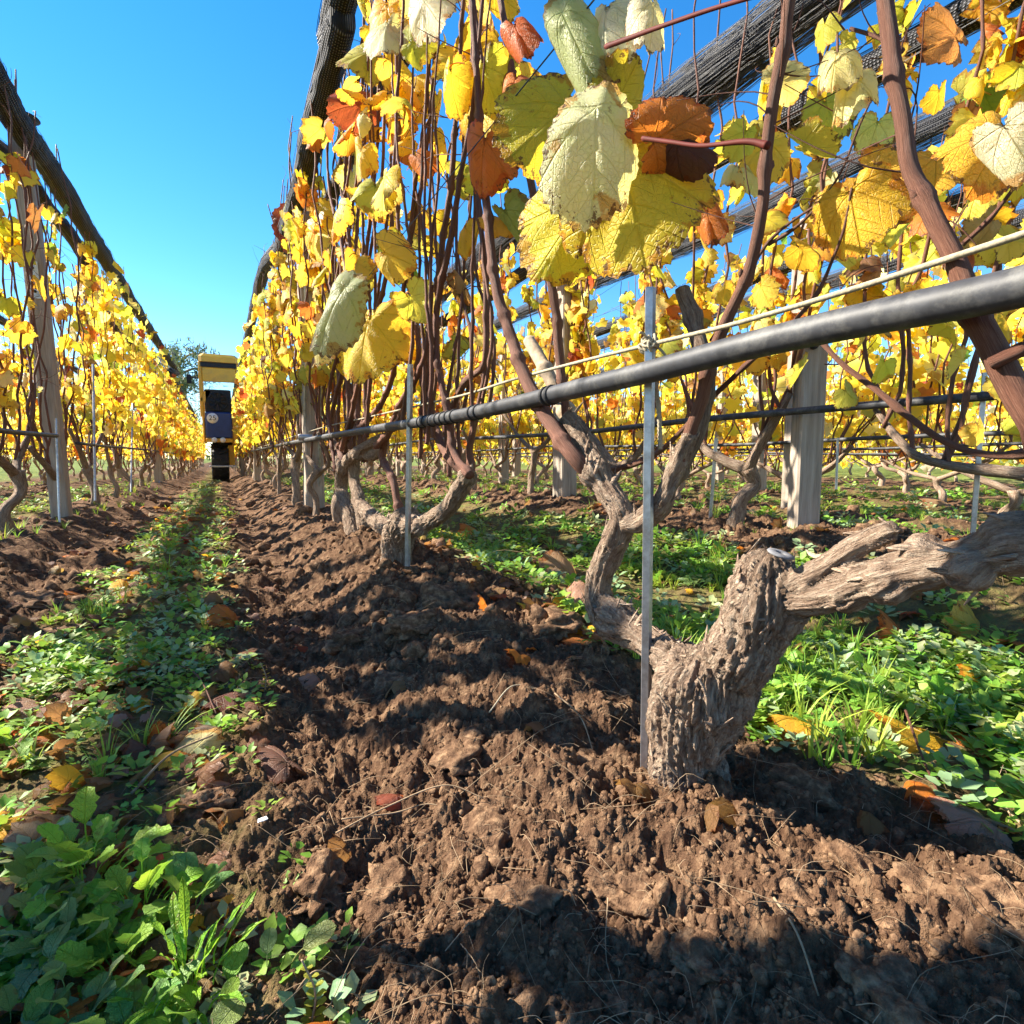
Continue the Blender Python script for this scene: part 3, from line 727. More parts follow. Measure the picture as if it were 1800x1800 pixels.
# ------------------------------------------------------------------ the old vine in front and its neighbours (laid out on the plane of their row)
def sk(spec, X=0.40):
    """(u, v, half-width px[, X]) -> path and radii in metres"""
    pts, rad = [], []
    for q in spec:
        p = P(q[0], q[1], q[3] if len(q) > 3 else X); pts.append(p); d_ = depth_of(p); rad.append(q[2]*d_/FPX*(d_/np.linalg.norm(p-CAM)))
    return np.array(pts), np.array(rad)

def gnarled_mesh(limbs, knobs, origin, voxel, amp, seed, sides=16):
    """join tapering limbs into one continuous skin, then cut bark ridges along them"""
    acc = Acc(); segs = []
    for pts, rad in limbs:
        n = max(10, len(pts)*6); c = catmull(np.column_stack([pts, rad]), n); p, r_ = c[:, :3], np.maximum(c[:, 3], 0.002)
        V, Q, T3, _ = tube(p, r_, sides); acc.add(V, Q, T3)
        s = np.concatenate([[0], np.cumsum(np.linalg.norm(np.diff(p, axis=0), axis=1))])
        segs.append((p, r_, s))
    for c, rr, sq in knobs:
        n = 12; a = np.linspace(0.05, math.pi-0.05, 9)
        V, Q, T3, _ = tube(np.array([[0, 0, -math.cos(t)*rr*sq] for t in a]), np.sin(a)*rr, n); acc.add(V+np.asarray(c), Q, T3)
    V, Q, T3, _ = acc.arrays()
    me = make_mesh('tmp', V, [Q, T3]); o = bpy.data.objects.new('tmp', me); COL.objects.link(o)
    md = o.modifiers.new('r', 'REMESH'); md.mode = 'VOXEL'; md.voxel_size = voxel
    sm = o.modifiers.new('s', 'SMOOTH'); sm.iterations = 6; sm.factor = 0.6
    dg = bpy.context.evaluated_depsgraph_get(); ev = o.evaluated_get(dg); em = ev.to_mesh()
    nv = len(em.vertices); co = np.empty(nv*3, np.float32); em.vertices.foreach_get('co', co); co = co.reshape(-1, 3).astype(float)
    no = np.empty(nv*3, np.float32); em.vertices.foreach_get('normal', no); no = no.reshape(-1, 3).astype(float)
    lt = np.empty(len(em.polygons), np.int32); em.polygons.foreach_get('loop_total', lt)
    vi = np.empty(len(em.loops), np.int32); em.loops.foreach_get('vertex_index', vi)
    ev.to_mesh_clear(); bpy.data.objects.remove(o)
    quads = vi.reshape(-1, 4) if (lt == 4).all() else None
    best = np.full(nv, 9e9); ss = np.zeros(nv); ph = np.zeros(nv); rb = np.ones(nv)*0.02
    for k, (p, r_, s) in enumerate(segs):
        T, N, B = frames(p)
        d = np.linalg.norm(co[:, None, :]-p[None], axis=2)/r_[None]; i = d.argmin(1); dm = d[np.arange(nv), i]
        w_ = dm < best; rel = co-p[i]; a = np.arctan2((rel*B[i]).sum(1), (rel*N[i]).sum(1))
        along = s[i]+(rel*T[i]).sum(1)
        best = np.where(w_, dm, best); ss = np.where(w_, along+k*3.1, ss); ph = np.where(w_, a, ph); rb = np.where(w_, r_[i], rb)
    tw = ph+ss*6
    wob = 0.5*noise3(co[:, 0]*40, co[:, 1]*40, co[:, 2]*40, seed)
    k1 = np.clip(rb/0.012, 0.6, 3)
    a1 = 1-2*np.abs(noise3(np.cos(tw)*2.0*k1+wob, np.sin(tw)*2.0*k1, ss*14, seed+1))
    a2 = 1-2*np.abs(noise3(np.cos(tw)*4.6*k1+wob, np.sin(tw)*4.6*k1, ss*34, seed+2))
    lump = noise3(co[:, 0]*26, co[:, 1]*26, co[:, 2]*26, seed+4)
    fineb = noise3(co[:, 0]*170, co[:, 1]*170, co[:, 2]*170, seed+6)
    disp = amp*(np.clip(rb/0.03, 0.35, 1.1))*(1.25*(a1-0.55)+1.25*(a2-0.5)+1.5*lump+0.55*fineb)
    co = co+no*disp[:, None]
    tuv = np.stack([ph/(2*np.pi)*np.clip(rb/0.02, 0.4, 2), ss, 0*ss], -1)
    nm = 'trunk'
    if quads is None: raise RuntimeError('remesh not quads')
    return make_mesh(nm, co-origin, [quads], {'tuv': tuv}, True, M_BARK), co, no

def bark_strips(co, no, origin, n, seed, size=1.0):
    r = np.random.default_rng(seed); acc = Acc()
    for _ in range(n):
        i = r.integers(len(co)); p = co[i]; nn = no[i]
        t = np.cross(nn, np.cross([0.15, -0.3, 1], nn)+1e-6); t = np.array([0.1, r.normal(0, 0.4), 1.0]) if p[1] > origin[1]-0.06 else np.array([0.05, 1.0, -0.15+r.normal(0, 0.2)]); t -= nn*np.dot(t, nn); t /= np.linalg.norm(t)
        L = r.uniform(0.012, 0.04)*size; w_ = r.uniform(0.0012, 0.004)*size; side = np.cross(t, nn); lift = r.uniform(0.0, 0.14)
        k = np.linspace(0, 1, 5); c = p-nn*0.001+t[None]*(k*L)[:, None]+nn[None]*(lift*L*k**2)[:, None]+side[None]*(r.normal(0, 0.15)*L*k**2)[:, None]
        ww = w_*np.sin(np.pi*(0.15+0.8*k))
        V = np.vstack([c-side*ww[:, None], c+side*ww[:, None], c-side*ww[:, None]-nn*0.0007, c+side*ww[:, None]-nn*0.0007]); Q = []
        for j in range(4): Q += [[j, j+1, 6+j, 5+j], [10+j, 15+j, 16+j, 11+j], [j, 10+j, 11+j, j+1], [5+j, 6+j, 16+j, 15+j]]
        acc.add(V, Q, tuv=np.stack([r.uniform(0, 1)+0*V[:, 0], V[:, 2]*2, 0*V[:, 0]], -1))
    return acc.mesh('bark_strips', M_BARK, origin)

def cane_obj(root, spec, X=0.40, nodes=True, sides=8, mat=None, name='cane', label=None):
    pts, rad = sk(spec, X); rad = rad*(0.86 if name == 'cane' else 1.0); n = 8*len(pts); c = catmull(np.column_stack([pts, rad]), n); p, r_ = c[:, :3], np.maximum(c[:, 3], 0.0006)
    s = np.concatenate([[0], np.cumsum(np.linalg.norm(np.diff(p, axis=0), axis=1))])
    if nodes:
        m = int(s[-1]/0.006)+8; q = np.linspace(0, s[-1], m); p = np.stack([np.interp(q, s, p[:, k]) for k in range(3)], -1)
        r_ = np.interp(q, s, r_); ph = (q/0.085+0.3) % 1.0; r_ = r_*(1+0.34*np.exp(-((ph-0.5)/0.07)**2))
        side = np.where(np.floor(q/0.085+0.3) % 2 == 0, 1, -1)
        p = p + (Rv[None]*(0.0016*side*np.exp(-((ph-0.5)/0.2)**2))[:, None])
    a = Acc(); org = np.array(root.location)
    add_tube(a, p, r_, sides, rough=0.16, seed=len(pts), flute=0.12)
    if nodes and name == 'cane' and sides >= 7:
        for kx in range(int((q[-1]/0.085+0.3))+1):
            ix = int(np.argmin(np.abs(q/0.085+0.3-0.5-kx)))
            if 3 < ix < len(p)-4:
                sd = 1 if kx % 2 else -1; d = (p[ix+1]-p[ix-1]); d /= np.linalg.norm(d); o_ = Rv*sd*0.8+Uv*0.1; b_ = p[ix]+o_*r_[ix]*0.7
                add_tube(a, np.array([b_, b_+o_*0.003+d*0.002, b_+o_*0.004+d*0.006]), [r_[ix]*0.42, r_[ix]*0.34, 0.0004], 5)
    o = obj(name, a.mesh(name, mat or M_CANE, org), root)
    if label: o['label'] = label
    return p

def face_leaf(root, u, v, X, wpx, ang, col, me=0, tilt=(0.0, 0.0), label=None, under=False, stretch=(1, 1)):
    """a leaf hanging in the row at (u, v): ang = direction of its tip in the picture plane, wpx = its length"""
    p = P(u, v, X); s = wpx*depth_of(p)/FPX/1.4
    a = math.radians(ang); d = math.cos(a)*Rv+math.sin(a)*Uv; nrm = -Fv
    if under: nrm = Fv
    xx = np.cross(d, nrm); B = np.column_stack([xx, d, nrm])@rotx(tilt[0])@roty(tilt[1])
    M = B@np.diag([stretch[0], stretch[1], 1.0])
    c = p-B@np.array([0, 0.38*s*stretch[1], 0])
    o = obj('leaf', ME_FLAT[me], root, M=mat4(M, s, c-np.array(root.location)))
    o.color = (*col, 1)
    if label: o['label'] = label
    return o

# --- vine 1
b1 = G(1205, 1390); b1[0] = 0.41
hero = empty('grapevine', tuple(b1), 'old gnarled grapevine nearest the camera, thick forked trunk beside the galvanised stake', 'grapevine', 'grapevines in the row right of the aisle')
limbs = [sk([(1200, 1440, 84), (1202, 1380, 72), (1206, 1310, 72), (1224, 1245, 84), (1244, 1195, 92), (1252, 1165, 74)], 0.42),
         sk([(1225, 1190, 44), (1180, 1160, 34), (1130, 1120, 28), (1085, 1095, 34), (1056, 1060, 25), (1052, 1020, 22), (1068, 980, 22), (1088, 940, 25), (1092, 905, 23), (1070, 865, 21), (1048, 825, 22), (1022, 775, 21), (998, 735, 17)], 0.41),
         sk([(1245, 1205, 42), (1290, 1165, 60), (1325, 1110, 64), (1345, 1060, 68), (1352, 1020, 60), (1355, 1000, 30)], 0.42),
         sk([(1345, 1050, 40), (1400, 1030, 34), (1450, 1000, 27), (1500, 965, 24), (1560, 936, 23), (1568, 933, 22)], 0.42),
         sk([(1360, 1050, 38), (1440, 1048, 32), (1520, 1025, 42), (1600, 1002, 44), (1690, 985, 45), (1780, 960, 56), (1830, 950, 57), (1950, 915, 50)], 0.42),
         sk([(1095, 925, 18), (1130, 915, 20), (1165, 880, 19), (1185, 830, 15), (1215, 760, 14)], 0.41)]
def kn(u, v, X, rpx, sq=1.0):
    p = P(u, v, X); return (p, rpx*depth_of(p)/FPX, sq)
knobs = [kn(1082, 1092, 0.405, 38, 0.9), kn(1262, 1190, 0.42, 66), kn(1195, 1215, 0.41, 44), kn(1350, 1010, 0.42, 50, 0.8), kn(1490, 1040, 0.42, 36), kn(1620, 975, 0.42, 36), kn(1046, 832, 0.405, 27), kn(1790, 955, 0.42, 56), kn(1560, 1020, 0.415, 40), kn(1700, 1000, 0.41, 40), kn(1230, 1350, 0.43, 50), kn(1240, 1250, 0.40, 38)]
me, co, no = gnarled_mesh(limbs, knobs, b1, 0.0019, 0.0036, 3)
print('hero trunk verts', len(co))
obj('trunk', me, hero); st = obj('bark_strips', bark_strips(co, no, b1, 420, 9, 0.7), hero); st['kind'] = 'stuff'
cane_obj(hero, [(1078, 872, 10, 0.412), (1046, 842, 15, 0.404), (1010, 805, 17), (975, 755, 16), (935, 690, 15), (905, 610, 13), (878, 530, 12), (862, 430, 11), (852, 330, 10), (842, 230, 10), (838, 120, 9), (828, 0, 9), (820, -120, 8)], 0.385, label='long pale brown cane rising from the left arm past the pipe')
cane_obj(hero, [(1185, 830, 13), (1215, 755, 14), (1238, 690, 15), (1262, 600, 15), (1296, 520, 14), (1328, 430, 15), (1345, 330, 15), (1352, 230, 16), (1368, 120, 17), (1388, 0, 18), (1400, -120, 18)], 0.41, label='thick red-brown cane rising past the big yellow leaves')
cane_obj(hero, [(1180, 850, 14), (1225, 770, 13), (1245, 690, 14), (1240, 640, 16), (1222, 580, 16), (1200, 512, 15), (1199, 508, 14)], 0.43, mat=M_BARK, name='stub', label='dark pruned stub ending above the pipe')
cane_obj(hero, [(1850, 830, 34), (1812, 740, 36), (1765, 650, 36), (1715, 545, 30), (1680, 460, 26), (1640, 385, 24), (1600, 300, 23), (1588, 210, 22), (1572, 110, 22), (1556, 0, 23), (1545, -120, 24)], 0.40, label='thickest red-brown cane crossing the pipe near the right edge')
cane_obj(hero, [(998, 800, 9), (992, 700, 9), (985, 640, 10), (975, 540, 10), (965, 470, 10), (945, 380, 9), (930, 300, 9), (905, 150, 9), (880, 0, 9), (870, -80, 9)], 0.43)
cane_obj(hero, [(1740, 640, 16), (1790, 615, 15), (1805, 610, 9)], 0.39, name='stub')
cane_obj(hero, [(1000, 740, 15), (965, 660, 13), (945, 625, 12), (928, 598, 10)], 0.44, mat=M_PITH, name='stub', label='short pale cut stub beyond the pipe')
for q in ([(1046, 835, 7), (1150, 800, 6), (1250, 700, 6), (1400, 560, 5), (1470, 440, 4), (1500, 330, 3)], [(1350, 430, 5), (1420, 380, 4), (1480, 300, 3), (1530, 180, 3)],
          [(1690, 430, 8), (1740, 380, 6), (1790, 320, 5), (1850, 260, 5)], [(1585, 90, 8), (1540, 65, 6), (1495, 50, 5)], [(1250, 600, 7), (1350, 430, 4), (1480, 330, 3)],
          [(1850, 790, 14), (1740, 800, 10), (1650, 770, 9), (1560, 700, 8), (1480, 640, 7), (1430, 590, 5)]):
    cane_obj(hero, q, 0.45, sides=6)
cane_obj(hero, [(1350, 256, 9), (1310, 249, 6), (1235, 256, 4.5), (1180, 250, 4.5), (1130, 243, 5)], 0.36, nodes=False, mat=M_PETIOLE, name='petiole')
cane_obj(hero, [(1420, -30, 6), (1290, 4, 5.5), (1180, 40, 5), (1065, 82, 5.5)], 0.33, nodes=False, mat=M_PETIOLE, name='petiole', label='dark red leaf stalk crossing the sky at the top')
# its large leaves
SAGE, PSAGE, DLIME = (0.42, 0.46, 0.22), (0.66, 0.66, 0.40), (0.62, 0.50, 0.04)
face_leaf(hero, 1120, 345, 0.375, 300, -80, (0.68, 0.50, 0.03), 0, (0.15, 0.25), 'broad greenish yellow leaf with browned edge, largest of the hanging cluster')
face_leaf(hero, 990, 400, 0.365, 205, -125, (0.80, 0.66, 0.03), 2, (-0.2, 0.1), 'bright yellow leaf with two rounded lobes, lowest of the cluster')
face_leaf(hero, 958, 215, 0.375, 205, -135, (0.56, 0.47, 0.03), 2, (0.1, -0.2), 'olive yellow leaf on the left of the cluster')
face_leaf(hero, 1050, 250, 0.335, 255, -92, PSAGE, 5, (0.1, 0.05), 'pale felted leaf seen from beneath, hanging in front of the cluster', stretch=(0.95, 1.0))
face_leaf(hero, 1010, 65, 0.335, 230, -70, SAGE, 6, (0.2, 0.5), 'folded grey green leaf above the pale one', stretch=(0.75, 1.0))
face_leaf(hero, 1185, 232, 0.40, 150, 30, (0.66, 0.20, 0.02), 1, (0.1, 0.3), 'orange leaf with dark brown withered edge')
face_leaf(hero, 1215, 262, 0.41, 110, -40, (0.13, 0.045, 0.02), 3, (0.3, 0.0), 'withered dark brown leaf behind the orange one')
face_leaf(hero, 1095, 150, 0.375, 130, 60, (0.60, 0.50, 0.04), 0, (0.2, 0.4))
face_leaf(hero, 1065, 40, 0.36, 170, -100, CREAM, 3, (0.3, 0.7), 'cream coloured curled leaf at the top edge')
face_leaf(hero, 1150, 35, 0.37, 120, -90, CREAM, 4, (0.1, -0.4))
face_leaf(hero, 915, 60, 0.41, 105, -70, (0.60, 0.13, 0.02), 4, (0.3, 0.3), 'crumpled red leaf beside the tall canes')
face_leaf(hero, 905, 150, 0.42, 110, -100, ORANGE, 4, (0.5, 0.2))
face_leaf(hero, 870, 200, 0.43, 190, -60, YEL, 1, (0.2, 0.5)); face_leaf(hero, 815, 120, 0.43, 110, -80, YEL, 2, (0.2, -0.5))
face_leaf(hero, 905, 395, 0.42, 120, -60, (0.35, 0.40, 0.10), 4, (0.0, 0.9))
face_leaf(hero, 1740, 262, 0.36, 165, -120, GOLD, 1, (0.1, 0.3), 'large golden leaf near the right edge')
face_leaf(hero, 1790, 250, 0.34, 150, -70, CREAM, 3, (0.2, 0.8)); face_leaf(hero, 1670, 50, 0.42, 105, 150, (0.70, 0.30, 0.10), 1, (0.3, 0.2), 'apricot leaf beside the net at the top right')
face_leaf(hero, 1508, 375, 0.45, 170, -85, (0.78, 0.45, 0.03), 0, (0.1, 0.8), 'golden leaf with brown speckled edge above the pipe')
face_leaf(hero, 1385, 140, 0.43, 80, 20, PALE, 1, (0.2, 0.3)); face_leaf(hero, 1470, 110, 0.45, 110, -110, PALE, 3, (0.3, 0.7)); face_leaf(hero, 1490, 165, 0.46, 130, -110, PALE, 4, (0.2, 0.9))
face_leaf(hero, 1455, 200, 0.50, 100, -80, LIME, 1, (0.3, 0.4)); face_leaf(hero, 1560, 330, 0.50, 150, -40, GOLD, 2, (0.3, 0.5)); face_leaf(hero, 1650, 300, 0.50, 110, -100, GOLD, 0, (0.2, 0.4))
face_leaf(hero, 1345, 275, 0.55, 90, -90, YEL, 1, (0.1, 0.3)); face_leaf(hero, 1250, 390, 0.50, 90, -80, ORANGE, 4, (0.2, 0.4)); face_leaf(hero, 1290, 300, 0.55, 70, -120, PALE, 3, (0.5, 0.5))
rr = np.random.default_rng(77)
for _ in range(18):
    u, v = rr.uniform(1270, 1830), rr.uniform(150, 520)
    if 1270 > u: continue
    face_leaf(hero, u, v, rr.uniform(0.46, 0.66), rr.uniform(50, 95), rr.uniform(-150, -30), tuple(pick(rr)), rr.integers(5), (rr.normal(0, 0.6), rr.normal(0, 0.8)))
for _ in range(12):
    face_leaf(hero, rr.uniform(1400, 1830), rr.uniform(560, 830), rr.uniform(0.55, 0.75), rr.uniform(50, 80), rr.uniform(-150, -30), tuple(pick(rr)), rr.integers(5), (rr.normal(0, 0.6), rr.normal(0, 0.8)))

# the washer lying on its head
wp = P(1372, 976, 0.405)
a = Acc(); prof = [(0.0042, 0.0), (0.0125, 0.0), (0.0135, 0.0012), (0.0125, 0.0026), (0.006, 0.0030), (0.0042, 0.0018)]
n = 20; V = np.array([[r_*math.cos(t), r_*math.sin(t), z] for (r_, z) in prof for t in np.linspace(0, 2*math.pi, n, endpoint=False)]); Q = []
for k in range(len(prof)):
    for j in range(n): Q.append([k*n+j, k*n+(j+1) % n, ((k+1) % len(prof))*n+(j+1) % n, ((k+1) % len(prof))*n+j])
a.add(V@rotx(0.30).T@rotz(0.4).T*0.82, Q)
thing(obj('washer', a.mesh('washer', M_DULL), loc=tuple(wp)), 'small round grey washer lying on top of the old vine trunk', 'washer')

# --- vine 2
b2 = P(698, 1000, 0.40)
v2 = empty('grapevine', tuple(b2), 'second grapevine in the right row, knobbly stump with one arm reaching right', 'grapevine', 'grapevines in the row right of the aisle')
limbs = [sk([(700, 1030, 30), (698, 985, 27), (700, 945, 28), (712, 915, 27)], 0.40), sk([(712, 925, 22), (745, 920, 16), (785, 895, 15), (808, 862, 16), (825, 832, 14)], 0.40),
         sk([(705, 935, 18), (675, 925, 15), (650, 905, 13), (628, 880, 11)], 0.42)]
me, co, no = gnarled_mesh(limbs, [kn(715, 918, 0.40, 28), kn(740, 925, 0.39, 17), kn(822, 838, 0.40, 18)], b2, 0.0026, 0.0032, 13)
obj('trunk', me, v2); st = obj('bark_strips', bark_strips(co, no, b2, 140, 19, 1.1), v2); st['kind'] = 'stuff'
for q in ([(822, 838, 10), (788, 800, 10), (762, 745, 9), (753, 650, 8), (763, 540, 8), (778, 430, 7), (795, 300, 7), (805, 150, 6), (815, 0, 6), (820, -120, 6)],
          [(825, 836, 10), (800, 800, 8), (790, 745, 8), (772, 650, 7), (766, 560, 7), (790, 430, 7), (812, 300, 6), (835, 150, 6), (850, -30, 5)],
          [(826, 832, 8), (792, 790, 7), (795, 720, 7), (820, 670, 7), (850, 640, 7), (855, 560, 6), (850, 450, 6), (838, 300, 6), (845, 120, 5), (830, -30, 5)],
          [(828, 830, 8), (825, 790, 7), (838, 730, 6), (852, 650, 6), (856, 540, 6), (850, 430, 5)],
          [(760, 735, 6), (740, 660, 5), (722, 560, 5), (720, 440, 5), (745, 300, 5), (760, 150, 4), (775, 0, 4)],
          [(700, 900, 9), (690, 840, 8), (672, 800, 8), (700, 720, 7), (735, 640, 6), (722, 520, 6), (700, 400, 5), (700, 200, 5), (690, -20, 4)]):
    cane_obj(v2, q, 0.40 + rr.uniform(-0.02, 0.03), sides=7)
# --- vine 3
b3 = P(610, 925, 0.40)
v3 = empty('grapevine', tuple(b3), 'third grapevine in the right row, twin bent stems just before the timber post', 'grapevine', 'grapevines in the row right of the aisle')
limbs = [sk([(622, 945, 14), (612, 900, 12), (600, 860, 11), (604, 825, 12), (622, 800, 10), (650, 780, 8), (672, 768, 7)], 0.40),
         sk([(640, 930, 12), (632, 880, 11), (622, 840, 10), (628, 800, 9), (655, 800, 10), (675, 785, 9)], 0.42),
         sk([(604, 825, 10), (590, 790, 8), (578, 760, 6)], 0.40)]
me, co, no = gnarled_mesh(limbs, [kn(606, 822, 0.40, 15), kn(630, 798, 0.40, 13)], b3, 0.003, 0.003, 23)
obj('trunk', me, v3)
for q in ([(604, 815, 7), (598, 780, 7), (640, 745, 6), (680, 690, 6), (700, 600, 6), (712, 480, 5), (730, 330, 5), (752, 150, 5), (760, -20, 4)],
          [(660, 785, 7), (700, 740, 7), (725, 680, 6), (748, 620, 6), (760, 500, 5)], [(580, 770, 6), (585, 720, 5), (600, 660, 5), (625, 560, 5), (650, 400, 4), (665, 200, 4), (660, 0, 4)],
          [(600, 790, 6), (620, 720, 5), (640, 620, 5), (680, 480, 5), (690, 330, 4), (700, 150, 4), (712, -20, 4)], [(615, 790, 5), (612, 700, 5), (608, 600, 5), (600, 450, 4), (612, 250, 4), (640, 50, 4)],
          [(630, 785, 5), (655, 640, 4), (648, 480, 4), (672, 300, 4), (676, 100, 4), (680, -30, 4)]):
    cane_obj(v3, q, 0.40 + rr.uniform(-0.03, 0.04), sides=6)
for i in range(24):
    u0 = rr.uniform(575, 860); v0 = np.interp(u0, [575, 640, 700, 790, 860], [800, 790, 760, 800, 700])+rr.uniform(-30, 40); uu = u0-(u0-400)*0.02
    top = rr.choice([-40, -40, 60, 200]); ue = u0+rr.normal(0, 22)
    q = [(u0, v0, 4.6), (u0+rr.normal(8, 12), v0-130, 4.2), (u0+rr.normal(0, 14), v0*0.62, 3.6), (ue+rr.normal(0, 10), v0*0.35, 3.2), (ue+rr.normal(0, 16), top, 2.2)]
    if v0*0.35 < top+30: q = q[:3]+[(ue, top, 2.2)]
    cane_obj(v3 if u0 < 700 else v2, q, 0.40+rr.uniform(-0.03, 0.07), sides=5)
def wall_leaves(root, n, us, vs, Xs, seed, sz=(0.08, 0.115), pal=[q for q in PAL if q[0] not in (BROWN, RED)], mes=None):
    r = np.random.default_rng(seed)
    for _ in range(n):
        u, v, X = r.uniform(*us), r.uniform(*vs), r.uniform(*Xs); p = P(u, v, X)
        s = r.uniform(*sz)/1.45
        if mes is None: mes = ME_NEAR
        o = obj('leaf', mes[r.integers(len(mes))], root, M=mat4(leaf_rot(r), s, p-np.array(root.location))); o.color = (*pick(r, pal), 1)
wall_leaves(v2, 24, (690, 880), (-60, 330), (0.36, 0.5), 201)
wall_leaves(v2, 14, (620, 860), (330, 620), (0.38, 0.5), 202, (0.07, 0.10))
wall_leaves(v3, 46, (585, 720), (180, 640), (0.34, 0.5), 203, (0.08, 0.115))
wall_leaves(v3, 16, (640, 720), (-60, 250), (0.36, 0.5), 204)
face_leaf(v3, 588, 540, 0.22, 165, -112, (0.40, 0.44, 0.24), 6, (0.2, 0.3), 'large pale grey green leaf hanging over the aisle beside the post')
face_leaf(v3, 560, 600, 0.215, 90, -100, PALE, 3, (0.3, 0.6))
face_leaf(v3, 645, 600, 0.30, 175, -100, YEL, 0, (0.1, 0.2), 'broad yellow leaf behind the grey green one')
face_leaf(v2, 680, 30, 0.36, 110, -80, GOLD, 1, (0.2, 0.3)); face_leaf(v2, 672, 60, 0.345, 95, -100, PSAGE, 2, (0.2, 0.2))
face_leaf(v2, 632, 100, 0.36, 100, -150, (0.45, 0.42, 0.05), 0, (0.3, 0.2)); face_leaf(v2, 620, 182, 0.36, 90, -160, RED, 1, (0.3, 0.1), 'orange red leaf beside the rolled net')
face_leaf(v2, 752, 15, 0.37, 110, -60, CREAM, 2, (0.2, 0.4)); face_leaf(v2, 735, 80, 0.37, 70, -20, LIME, 1, (0.2, 0.4)); face_leaf(v2, 740, 285, 0.39, 65, -60, ORANGE, 3, (0.2, 0.4))
face_leaf(v3, 525, 395, 0.40, 95, 150, RED, 1, (0.2, 0.2), 'red and black leaf at the foot of the net roll'); face_leaf(v3, 560, 415, 0.39, 110, -80, YEL, 0, (0.2, 0.5))
a = Acc(); r = np.random.default_rng(8)
tp = [catmull([P(u, -40, 0.42), P(u-20+r.normal(0, 20), 300, 0.42), P(u-40, 650, 0.42)], 12) for u in (640, 700, 760, 820, 860)]
add_tendrils(a, r, tp, 90, 0.0, 0.9); t_ = obj('tendrils', a.mesh('tendrils', M_CANE, b2), v2); t_['kind'] = 'stuff'
a = Acc(); tp = [catmull([P(1340, 400, 0.42), P(1370, 150, 0.42), P(1380, -50, 0.42)], 12), catmull([P(1660, 430, 0.42), P(1600, 250, 0.42), P(1560, -20, 0.42)], 12), catmull([P(1450, 640, 0.5), P(1500, 300, 0.5), P(1480, 0, 0.5)], 12)]
add_tendrils(a, r, tp, 40, 0.0, 0.55); t_ = obj('tendrils', a.mesh('tendrils', M_CANE, b1), hero); t_['kind'] = 'stuff'

# ------------------------------------------------------------------ posts and stakes
def timber_post(x, y, top, wx, wy, label, lean=(0, 0), bracket=None, cap=False, rz=0.0, clip=None):
    z0 = float(land(x, y)); o = empty('trellis_post', (x, y, z0), label, 'post', 'timber trellis posts', rz); o.rotation_euler = (lean[0], lean[1], rz)
    a = Acc(); H = top-z0; box(a, (-wx/2, -wy/2, -0.15), (wx/2, wy/2, H), bevel=0.006)
    V, Q, T3, A = a.arrays()
    obj('timber', make_mesh('timber', V, [Q, T3], {'tuv': np.stack([V[:, 0]+V[:, 1]*0.7, V[:, 2], V[:, 1]], -1)}, False, M_WOOD), o)
    if bracket:
        for bz in bracket:
            a = Acc(); box(a, (-wx*0.28, -wy/2-0.005, bz), (wx*0.28, -wy/2-0.001, bz+0.16), bevel=0.001); p = obj('bracket', a.mesh('bracket', M_STEEL, smooth_shade=False), o)
            for q in (0.03, 0.08, 0.13):
                a = Acc(); add_tube(a, np.array([[0, -wy/2-0.010, bz+q], [0, -wy/2-0.004, bz+q]]), 0.006, 8); obj('bolt', a.mesh('bolt', M_BLACK), p)
    if cap:
        a = Acc(); pr = [(0.03, -0.02), (0.035, 0.0), (0.075, 0.012), (0.070, 0.020), (0.03, 0.032), (0.004, 0.036)]
        n = 18; V = np.array([[r_*math.cos(t), r_*math.sin(t), H+z] for (r_, z) in pr for t in np.linspace(0, 2*math.pi, n, endpoint=False)]); Q = []
        for k in range(len(pr)-1):
            for j in range(n): Q.append([k*n+j, k*n+(j+1) % n, (k+1)*n+(j+1) % n, (k+1)*n+j])
        a.add(V, Q, [[(len(pr)-1)*n+j, (len(pr)-1)*n+(j+1) % n, (len(pr)-1)*n+(j+2) % n] for j in range(0)]); obj('cap', a.mesh('cap', M_BLACK), o)
    if clip is not None:
        a = Acc(); box(a, (-wx/2-0.03, -wy/2-0.014, clip), (wx/2+0.05, -wy/2-0.002, clip+0.03), bevel=0.002); obj('pipe_clip', a.mesh('pipe_clip', M_STEEL), o)
    return o
pR = P(548, 895, 0.40); pL = P(114, 900, -0.68)
timber_post(0.415, pR[1], 1.62, 0.085, 0.10, 'grey timber post in the right row with metal pipe clip', clip=0.33)
timber_post(-0.682, pL[1]-0.05, 1.80, 0.072, 0.08, 'broad timber post in the left row with metal bracket and round cap', bracket=(0.98,), cap=True, lean=(0.06, -0.015))
p2 = P(1412, 905, 1.50); timber_post(1.50, p2[1], 0.70, 0.070, 0.060, 'short weathered timber post with dark bolt hole in the second row right', rz=-0.5)
a = Acc(); box(a, (-0.03, -0.01, 0), (0.03, 0.01, 0.01))
p3 = P(992, 890, 1.50); timber_post(1.50, p3[1], 1.5, 0.085, 0.095, 'pale timber post behind the forked vine arm in the second row right', rz=0.0)
